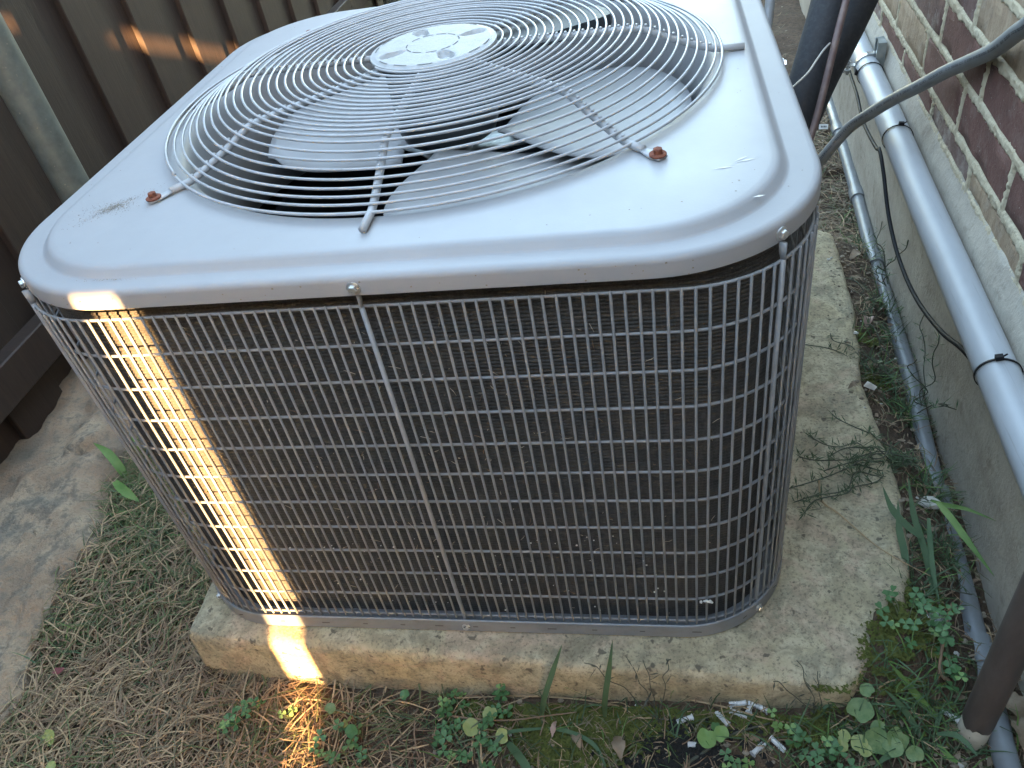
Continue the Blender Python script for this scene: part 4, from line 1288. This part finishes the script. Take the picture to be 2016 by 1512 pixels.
p = plant('grass_tuft', (.70, -.20, .03), 'tall grass tuft with wide blades arching over the grey conduit', 'grass tuft')
B0 = Vector((.66, -.255, .04))
long_blade([Vector((0.6330, -0.3536, 0.0628)), Vector((0.6280, -0.3096, 0.0946)), Vector((0.6172, -0.2654, 0.1284)), Vector((0.6157, -0.2229, 0.1574))], .0085, 'grass_mid', p)
long_blade([Vector((0.6243, -0.2952, 0.1098)), Vector((0.6037, -0.2775, 0.1210)), Vector((0.5896, -0.2587, 0.1314)), Vector((0.5813, -0.2332, 0.1479))], .0095, 'grass_mid', p)
long_blade([Vector((0.5992, -0.3367, 0.0848)), Vector((0.5996, -0.3098, 0.1002)), Vector((0.5965, -0.2830, 0.1167)), Vector((0.5991, -0.2504, 0.1381))], .0095, 'grass_mid', p)
long_blade([Vector((0.6631, -0.2236, 0.1032)), Vector((0.6692, -0.2623, 0.1137)), Vector((0.6779, -0.3056, 0.1181)), Vector((0.6977, -0.3569, 0.1097))], .0095, 'grass_bright', p)
long_blade([Vector((0.6570, -0.2162, 0.0980)), Vector((0.6750, -0.2348, 0.1074)), Vector((0.6927, -0.2514, 0.1193)), Vector((0.7227, -0.2736, 0.1209))], .006, 'grass_bright', p)
long_blade([Vector((0.6406, -0.2616, 0.1128)), Vector((0.6356, -0.3029, 0.0974)), Vector((0.6322, -0.3386, 0.0882)), Vector((0.6325, -0.3774, 0.0743))], .007, 'grass_mid', p)

p = plant('grass_tuft', (.575, -.545, .02), 'long green grass blades rising among the broad weeds, bottom right', 'grass tuft')
long_blade([Vector((0.6004, -0.5169, 0.0390)), Vector((0.5792, -0.5082, 0.0634)), Vector((0.5618, -0.4995, 0.0866)), Vector((0.5399, -0.4879, 0.1145))], .0085, 'grass_bright', p)
long_blade([Vector((0.5782, -0.5467, 0.0346)), Vector((0.5650, -0.5321, 0.0555)), Vector((0.5504, -0.5198, 0.0742)), Vector((0.5339, -0.5109, 0.0895))], .0075, 'grass_mid', p)
long_blade([Vector((0.5656, -0.5547, 0.0369)), Vector((0.5480, -0.5640, 0.0444)), Vector((0.5276, -0.5753, 0.0505)), Vector((0.5103, -0.5900, 0.0516))], .008, 'grass_mid', p)
long_blade([Vector((0.5950, -0.5384, 0.0391)), Vector((0.6117, -0.5435, 0.0490)), Vector((0.6216, -0.5557, 0.0527)), Vector((0.6281, -0.5709, 0.0539))], .0065, 'grass_mid', p)
long_blade([Vector((0.5851, -0.5492, 0.0139)), Vector((0.5950, -0.5300, 0.0281)), Vector((0.6042, -0.5128, 0.0402)), Vector((0.6132, -0.4996, 0.0475))], .0035, 'grass_mid', p)
long_blade([Vector((0.4642, -0.5198, 0.0533)), Vector((0.4770, -0.5135, 0.0567)), Vector((0.4926, -0.5132, 0.0524)), Vector((0.4986, -0.5175, 0.0456))], .005, 'grass_mid', p)
long_blade([Vector((0.6114, -0.5678, 0.0313)), Vector((0.6037, -0.5633, 0.0337)), Vector((0.5961, -0.5567, 0.0384)), Vector((0.5914, -0.5517, 0.0404))], .006, 'grass_bright', p)

p = plant('grass_tuft', (-.76, -.06, .02), 'three broad yellow-green blades growing at the edge of the concrete strip', 'grass tuft')
long_blade([Vector((-0.7946, -0.0735, 0.0100)), Vector((-0.8065, -0.0617, 0.0350)), Vector((-0.8307, -0.0451, 0.0550)), Vector((-0.8712, -0.0231, 0.0600))], .017, 'grass_bright', p)
long_blade([Vector((-0.7771, -0.0339, 0.0200)), Vector((-0.7721, -0.0344, 0.0500)), Vector((-0.7866, -0.0194, 0.0600)), Vector((-0.8132, 0.0078, 0.0600))], .012, 'grass_bright', p)
long_blade([Vector((-0.7827, -0.1116, 0.0400)), Vector((-0.7515, -0.1348, 0.0450)), Vector((-0.7297, -0.1472, 0.0400)), Vector((-0.7123, -0.1526, 0.0300))], .017, 'grass_bright', p)

# broad round weed leaves, bottom right
def round_leaf(c, n, az, s, mat, parent, lobes=5):
    n = n.normalized(); u = Vector((cos(az), sin(az), 0)); u = (u - n*u.dot(n)).normalized(); v = n.cross(u)
    mb = MB(); N = 20; V = [c]
    for i in range(1, 3):
        for k in range(N):
            a = 2*pi*k/N; r = s*(i/2)*(1 + .035*cos(lobes*a) - .30*max(0, cos(a-pi))**8)
            V.append(c + u*r*cos(a) + v*r*sin(a) + n*(.10*s*(i/2)**2 + .06*s*sin(3*a)*(i/2)))
    F = [(0, 1+k, 1+(k+1) % N) for k in range(N)] + [(1+k, 1+N+k, 1+N+(k+1) % N, 1+(k+1) % N) for k in range(N)]
    mb.add(V, F); o = mb.build('leaf', mt(mat)); o.parent = parent; o.matrix_parent_inverse = Matrix.Translation(-Vector(parent.location)); return o
def stem_to(parent, a, b, r=.0011, mat='stem_green'):
    m_ = (a+b)*.5 + Vector((0, 0, .006)); mb = MB(); mb.tube(catmull([a, m_, b], 5), r, 5)
    o = mb.build('stem', mt(mat)); o.parent = parent; o.matrix_parent_inverse = Matrix.Translation(-Vector(parent.location)); return o
rs2 = random.Random(8)
def weed(name, base, leaves, label, group=None):
    p = plant(name, base, label, 'weed', group); b = Vector(base)
    for c, s, mat in leaves:
        c = Vector((c.x, c.y, max(c.z, gz(c.x, c.y) + .020)))
        n = Vector((rs2.uniform(-.35, .35), -.35 + rs2.uniform(-.4, .3), 1))
        round_leaf(c, n, rs2.random()*6.28, s, mat, p); stem_to(p, b, c - Vector((0, 0, .002)))
    return p
weed('broadleaf_weed', (.520, -.545, .02), [(Vector((0.5053, -0.5273, 0.0500)), 0.016, 'weed_leaf'), (Vector((0.5193, -0.5602, 0.0500)), 0.017, 'weed_leaf'), (Vector((0.5432, -0.5558, 0.0500)), 0.014, 'weed_leaf'), (Vector((0.5238, -0.5460, 0.0600)), 0.01, 'weed_leaf'), (Vector((0.5360, -0.5662, 0.0450)), 0.012, 'weed_leaf'), (Vector((0.5594, -0.5720, 0.0500)), 0.01, 'weed_leaf'), (Vector((0.5148, -0.5089, 0.0500)), 0.009, 'weed_leaf')], 'broad round-leaved weed with pale green leaves in front of the slab corner')
weed('broadleaf_weed', (.475, -.560, .02), [(Vector((0.4825, -0.5545, 0.0400)), 0.008, 'weed_leaf_yellow'), (Vector((0.4993, -0.5621, 0.0450)), 0.01, 'weed_leaf_yellow'), (Vector((0.4788, -0.5660, 0.0400)), 0.0075, 'weed_leaf_yellow'), (Vector((0.5043, -0.5701, 0.0400)), 0.008, 'weed_leaf_yellow')], 'low weed with small yellow-green leaves left of the broad weed')
weed('broadleaf_weed', (.452, -.525, .03), [(Vector((0.4710, -0.4958, 0.0850)), 0.018, 'weed_leaf'), (Vector((0.4652, -0.5076, 0.0750)), 0.012, 'weed_leaf')], 'two mottled weed leaves standing against the slab front')
weed('broadleaf_weed', (.345, -.570, .02), [(Vector((0.3190, -0.5651, 0.0350)), 0.0125, 'clover_leaf_pale'), (Vector((0.3368, -0.5616, 0.0350)), 0.01, 'clover_leaf_pale'), (Vector((0.3306, -0.5517, 0.0300)), 0.006, 'clover_leaf')], 'bright green pair of round leaves beside a white plug')
weed('broadleaf_weed', (-.01, -.575, .02), [(Vector((0.0324, -0.5363, 0.0300)), 0.011, 'weed_leaf_yellow'), (Vector((0.0093, -0.5567, 0.0300)), 0.012, 'weed_leaf_yellow'), (Vector((0.0532, -0.5645, 0.0250)), 0.01, 'weed_leaf_yellow')], 'pale yellowing leaves among the clover before the slab')
weed('broadleaf_weed', (-.66, -.60, .0), [(Vector((-0.6293, -0.6009, 0.0200)), 0.012, 'weed_leaf_yellow'), (Vector((-0.5986, -0.6419, 0.0200)), 0.008, 'weed_leaf_yellow')], 'pale green round leaf lying in the dry grass, bottom left')
weed('broadleaf_weed', (-.155, -.545, .01), [(Vector((-0.1583, -0.5713, 0.0300)), 0.01, 'clover_leaf'), (Vector((-0.0950, -0.5150, 0.0300)), 0.0075, 'clover_leaf'), (Vector((-0.2003, -0.5405, 0.0300)), 0.008, 'weed_leaf')], 'small dark round leaves in the straw right of the sun patch')

# sprawling dark weeds on the slab between unit and conduit
def creeper(base, tips, label, seed, leafm='grass_dark', fuzz=18, jit=.012):
    rnd = random.Random(seed); p = plant('creeping_weed', base, label, 'weed')
    for tip in tips:
        a = Vector(base); b = Vector(tip); L = (b-a).length; P = []
        for i in range(7):
            f = i/6; q = a.lerp(b, f) + Vector((rnd.uniform(-jit, jit), rnd.uniform(-jit, jit), .010*sin(pi*f)+rnd.uniform(0, jit*.5)))
            P.append(q)
        C_ = catmull(P, 4); mb = MB(); mb.tube(C_, .0010 if jit > .005 else .0006, 5)
        o = mb.build('stem', mt('stem_dark')); o.parent = p; o.matrix_parent_inverse = Matrix.Translation(-Vector(p.location))
        mb = MB()
        for q in range(int(fuzz*L/.1)):
            c = rnd.choice(C_); az = rnd.random()*6.28; l = rnd.uniform(.006, .022)
            d = Vector((cos(az), sin(az), rnd.uniform(0, .7))).normalized(); sd = d.cross(Vector((0, 0, 1))).normalized()
            w = rnd.uniform(.0010, .0026)
            mb.add([c - sd*.0003, c + d*l*.5 - sd*w*.5, c + d*l, c + d*l*.5 + sd*w*.5], [(0, 1, 2, 3)])
        o2 = mb.build('foliage', mt(leafm), o, smooth=False); o2['kind'] = 'stuff'
    return p
creeper((.68, .10, .055), [(.625, .115, .10), (.54, .14, .105), (.58, .17, .105), (.66, .22, .09)], 'dark creeping weed on the slab nearest the metal clamp', 31, fuzz=34)
creeper((.66, -.12, .075), [(.585, -.13, .105), (.52, -.17, .108), (.47, -.225, .106), (.50, -.10, .108), (.55, -.05, .108), (.455, -.20, .112), (.48, -.15, .115), (.53, -.13, .112), (.47, -.26, .108), (.56, -.16, .11)], 'dark feathery weed spreading over the slab beside the grille', 32, fuzz=46)
creeper((.71, .03, .05), [(.735, .10, .16), (.72, -.06, .13), (.69, .06, .14), (.742, .20, .12)], 'wispy weed climbing between the conduit and foundation', 33, 'grass_mid')
creeper((.73, .42, .04), [(.70, .35, .13), (.72, .48, .15), (.745, .38, .16), (.68, .45, .06)], 'tall thin weed at the foundation behind the grey cable', 34, 'grass_mid')
creeper((.67, .30, .06), [(.655, .38, .09), (.70, .33, .08), (.64, .24, .10)], 'low tangled weed at the slab edge beside the conduit', 35, 'grass_dark', 26)
creeper((.625, -.31, .06), [(.66, -.25, .10), (.60, -.33, .09), (.68, -.36, .06), (.645, -.22, .11)], 'tangled weed wrapped round the conduit near the slab corner', 36, 'grass_dark', 20)
creeper((.46, -.525, .03), [(.40, -.512, .105), (.455, -.505, .115), (.43, -.50, .13)], 'thin dry-leaved weed standing in front of the slab edge', 37, 'stem_dark', 9, .003)
creeper((.26, -.535, .03), [(.245, -.50, .12), (.275, -.50, .125), (.23, -.505, .11), (.17, -.505, .12)], 'thin wiry weed leaning on the slab under the pan', 38, 'stem_dark', 7, .003)

# ------------------------------------------------------------------ small single things on the ground
def stalk(name, pts, r, mat, label, cat):
    pts = [Vector((p.x, p.y, max(p.z, gz(p.x, p.y) + .004) if seg_dist(p.x, p.y, SL) > .01 else p.z)) for p in pts]
    P = catmull(pts, 6); mb = MB(); mb.tube(P, [r*(1-.5*i/len(P)) for i in range(len(P))], 6)
    return tag(mb.build(name, mt(mat)), label, cat)
stalk('straw_stalk', [Vector((0.2159, -0.4970, 0.0300)), Vector((0.2622, -0.5006, 0.0340)), Vector((0.3085, -0.5075, 0.0350)), Vector((0.3529, -0.5205, 0.0400)), Vector((0.3899, -0.5301, 0.0400)), Vector((0.4331, -0.5369, 0.0300))], .0018, 'straw_pale', 'thick pale straw stalk lying above the white plugs', 'straw')
stalk('straw_stalk', [Vector((0.0504, -0.5019, 0.0150)), Vector((0.1090, -0.5033, 0.0200)), Vector((0.1589, -0.5064, 0.0220)), Vector((0.1869, -0.5109, 0.0220)), Vector((0.2144, -0.5186, 0.0200)), Vector((0.2611, -0.5541, 0.0200))], .0012, 'straw_pale', 'long thin straw stalk across the moss before the slab', 'straw')
stalk('straw_stalk', [Vector((0.1869, -0.5109, 0.0220)), Vector((0.2146, -0.5116, 0.0260)), Vector((0.2547, -0.5453, 0.0220))], .0010, 'straw_pale', 'bent straw stalk forking off over the moss', 'straw')
stalk('straw_stalk', [Vector((0.5078, -0.1774, 0.1010)), Vector((0.5058, -0.2180, 0.1010)), Vector((0.5243, -0.2433, 0.1020)), Vector((0.5419, -0.2696, 0.1020)), Vector((0.5631, -0.3002, 0.1020)), Vector((0.5892, -0.3259, 0.1020)), Vector((0.6287, -0.3397, 0.0850))], .0013, 'straw_pale', 'long curved pinkish straw lying on the slab right of the unit', 'straw')
stalk('twig', [Vector((0.2890, -0.5939, 0.0300)), Vector((0.3244, -0.5702, 0.0340)), Vector((0.3567, -0.5531, 0.0360)), Vector((0.3987, -0.5377, 0.0360))], .0026, 'stem_dark', 'grey-green twig lying beside the white plugs', 'twig')
stalk('twig', [Vector((0.6198, -0.4790, 0.0600)), Vector((0.6094, -0.4713, 0.0700)), Vector((0.6201, -0.4374, 0.0850)), Vector((0.6394, -0.3910, 0.0950))], .0028, 'straw_brown', 'dry brown weed stem standing at the mossy slab corner', 'twig')
stalk('straw_stalk', [Vector((-0.0247, -0.5110, 0.0200)), Vector((0.0051, -0.5099, 0.0220)), Vector((0.0362, -0.5070, 0.0220))], .0011, 'straw_pale', 'short white straw beside the clover at the slab edge', 'straw')
stalk('straw_stalk', [Vector((0.5117, -0.5091, 0.0500)), Vector((0.5440, -0.4947, 0.0550)), Vector((0.5877, -0.4859, 0.0550))], .0014, 'straw_pale', 'pale bent straw across the moss at the slab corner', 'straw')
stalk('straw_stalk', [Vector((-0.0294, -0.5390, 0.0250)), Vector((0.0082, -0.5437, 0.0280)), Vector((0.0579, -0.5433, 0.0280)), Vector((0.1063, -0.5361, 0.0300)), Vector((0.1506, -0.5282, 0.0300))], .0016, 'straw_brown', 'brown grass runner stretched from the clover across the moss', 'straw')
stalk('straw_stalk', [Vector((-0.1286, -0.5190, 0.0200)), Vector((-0.0924, -0.5231, 0.0240)), Vector((-0.0540, -0.5319, 0.0200))], .0014, 'straw_pale', 'golden bent straw lying left of the clover', 'straw')
stalk('straw_stalk', [Vector((0.2609, -0.5861, 0.0300)), Vector((0.2738, -0.5786, 0.0320)), Vector((0.2662, -0.5717, 0.0300))], .0014, 'straw_pale', 'short straw piece on the black compost', 'straw')

# white plastic wall plugs
def plug_proto():
    root = empty('wall_plug'); mb = MB()
    mb.lathe([(.0042, 0), (.0042, .0010), (.0033, .0016), (.0030, .010), (.0027, .0105)], 14)
    mb.build('plug_collar', mt('plug_white'), root, angle=40)
    mb = MB()
    for sgn in (-1, 1):
        L = []
        for i in range(9):
            z = .0100 + .0015*i; w = .0030 if i % 2 else .0021
            if i > 6: w *= .8
            o_ = .0004 + .00012*i
            L.append([(sgn*o_, -w, z), (sgn*(o_+w*.9), -w*.55, z), (sgn*(o_+w*.9), w*.55, z), (sgn*o_, w, z)])
        mb.loft(L, True, 0, True, True)
    mb.build('ribbed_tip', mt('plug_white'), root, smooth=False)
    return root
PL = [((0.3036, -0.5289), (0.2891, -0.5344), 'white wall plug lying left of the others, flared end to the right'),
      ((0.3477, -0.5428), (0.3353, -0.5286), 'ribbed white wall plug with its split tip to the upper left'),
      ((0.3511, -0.5224), (0.3709, -0.5302), 'white wall plug just below the thick straw stalk'),
      ((0.3720, -0.5110), (0.3537, -0.5140), 'white wall plug half under the thick straw stalk'),
      ((0.3739, -0.5246), (0.3797, -0.5044), 'white wall plug standing crosswise under the straw stalk'),
      ((0.3989, -0.5213), (0.3822, -0.5112), 'white wall plug right of the straw, flared end to the lower right'),
      ((0.2957, -0.5661), (0.3109, -0.5659), 'white wall plug touching the bright green leaf pair'),
      ((0.3731, -0.5795), (0.3873, -0.5660), 'ribbed white wall plug at the lower edge, tip to the upper right'),
      ((0.3975, -0.5565), (0.4116, -0.5716), 'white wall plug at the lower right of the group, tip to the lower right'),
      ((0.6263, -0.5176), (0.6131, -0.5078), 'lone white wall plug beside the brown pipe')]
pp0 = plug_proto()
for i, (a, b, lab) in enumerate(PL):
    zz = max(gz(*a), gz(*b)) + .0036
    A = Vector((*a, zz)); B = Vector((*b, zz))
    o = pp0 if i == 0 else copy_tree(pp0)
    d = (B-A); o.location = A; o.rotation_mode = 'XYZ'
    q = d.to_track_quat('Z', 'Y'); o.rotation_euler = (q.to_matrix() @ Matrix.Rotation(random.random()*6, 3, 'Z')).to_euler()
    s = max(1.0, min(1.5, d.length/.0225)); o.scale = (1.05, 1.05, s)
    tag(o, lab, 'wall plug', 'white wall plugs on the soil')

# leaves, scrap, chips
def dry_leaf(c, az, L, w, mat, label, name='dry_leaf', tilt=.2):
    if seg_dist(c.x, c.y, SL) > .005: c = Vector((c.x, c.y, max(c.z, gz(c.x, c.y) + .004)))
    mb = MB(); u = Vector((cos(az), sin(az), 0)); v = Vector((-sin(az), cos(az), 0)); rnd = random.Random(int(L*1e5)+int(az*100))
    V = []; n = 9
    for i in range(n+1):
        f = i/n; ww = w*sin(pi*min(1, .05+f*.97))**.8*rnd.uniform(.75, 1.2)
        zc = .012*sin(f*3.0)*L/.03 + .002
        V += [c + u*L*(f-.5) - v*ww*.5 + Vector((0, 0, zc + .25*ww + rnd.uniform(0, .001))), c + u*L*(f-.5) + Vector((0, 0, zc)), c + u*L*(f-.5) + v*ww*.5 + Vector((0, 0, zc + .25*ww*rnd.uniform(.5, 1.3)))]
    F = []
    for i in range(n): F += [(3*i, 3*i+1, 3*i+4, 3*i+3), (3*i+1, 3*i+2, 3*i+5, 3*i+4)]
    mb.add(V, F); o = mb.build(name, mt(mat)); return tag(o, label, 'leaf')
dry_leaf(Vector((0.1540, -0.5654, 0.0200)), radians(-70), .026, .012, 'dead_leaf', 'curled tan dead leaf on the moss before the slab')
dry_leaf(Vector((0.2088, -0.5737, 0.0200)), radians(-80), .034, .016, 'dead_leaf', 'large brown dead leaf left of the black compost')
dry_leaf(Vector((0.1215, -0.5494, 0.0200)), radians(80), .022, .008, 'pink_leaf', 'small pinkish dead leaf on the moss')
dry_leaf(Vector((0.3057, -0.4965, 0.0300)), radians(-25), .034, .006, 'dead_leaf', 'narrow brown leaf between straw stalk and slab')
dry_leaf(Vector((0.6643, 0.2472, 0.0600)), radians(70), .030, .018, 'pink_leaf', 'pale pink dry leaf at the slab edge')
dry_leaf(Vector((0.6899, 0.4881, 0.0500)), radians(20), .034, .024, 'dead_leaf', 'dark curled brown leaf beside the conduit, far end')
dry_leaf(Vector((0.6896, -0.4983, 0.0200)), radians(-60), .055, .026, 'dead_leaf', 'brown dead leaf right of the brown pipe foot')
dry_leaf(Vector((0.6905, -0.4630, 0.0300)), radians(40), .040, .020, 'dead_leaf', 'crumpled leaf between conduit and foundation')
dry_leaf(Vector((0.6914, -0.5272, 0.0200)), radians(100), .050, .022, 'dead_leaf', 'brown dead leaf at the right edge below the foundation')
dry_leaf(Vector((0.5962, 0.0316, 0.0990)), radians(10), .018, .012, 'dead_leaf', 'small brown leaf on the slab beside the white chip')
mb = MB(); c = Vector((0.6242, 0.0344, 0.1000))
mb.add([c + Vector((-.011, .003, 0)), c + Vector((-.004, .009, .006)), c + Vector((.010, -.002, .002)), c + Vector((.004, -.009, 0)), c + Vector((0, 0, .009))], [(0, 3, 4), (3, 2, 4), (2, 1, 4), (1, 0, 4), (0, 1, 2, 3)])
tag(mb.build('stone_chip', mt('pebble_white'), smooth=False), 'white stone chip on the slab edge', 'stone')
for (u, c, s, lab) in ((1832, Vector((0.6699, -0.1905, 0.0600)), .016, 'broken white plaster piece behind the grass tuft'), (1842, Vector((0.6176, -0.4094, 0.0850)), .015, 'flat grey stone among the clover at the slab corner')):
    mb = MB(); rock(mb, c.x, c.y, c.z, s, 0, random.Random(int(u)))
    tag(mb.build('stone_chip', mt('pebble_white' if u < 1840 else 'zinc'), smooth=False), lab, 'stone')
for (u, c, s, lab) in ((1545, Vector((0.4193, -0.5214, 0.0350)), .007, 'red plastic scrap on the soil right of the white plugs'), (116, Vector((-0.6811, -0.4949, 0.0150)), .009, 'faded red scrap in the dry grass left of the slab')):
    mb = MB(); rnd = random.Random(int(u))
    V = [c + Vector((s*(i-1.5)*.6 + rnd.uniform(-.002, .002), s*(j-1)*.7 + rnd.uniform(-.002, .002), rnd.uniform(0, .006))) for j in range(3) for i in range(4)]
    mb.add(V, [(j*4+i, j*4+i+1, j*4+i+5, j*4+i+4) for j in range(2) for i in range(3)])
    tag(mb.build('red_scrap', mt('red_scrap')), lab, 'scrap')
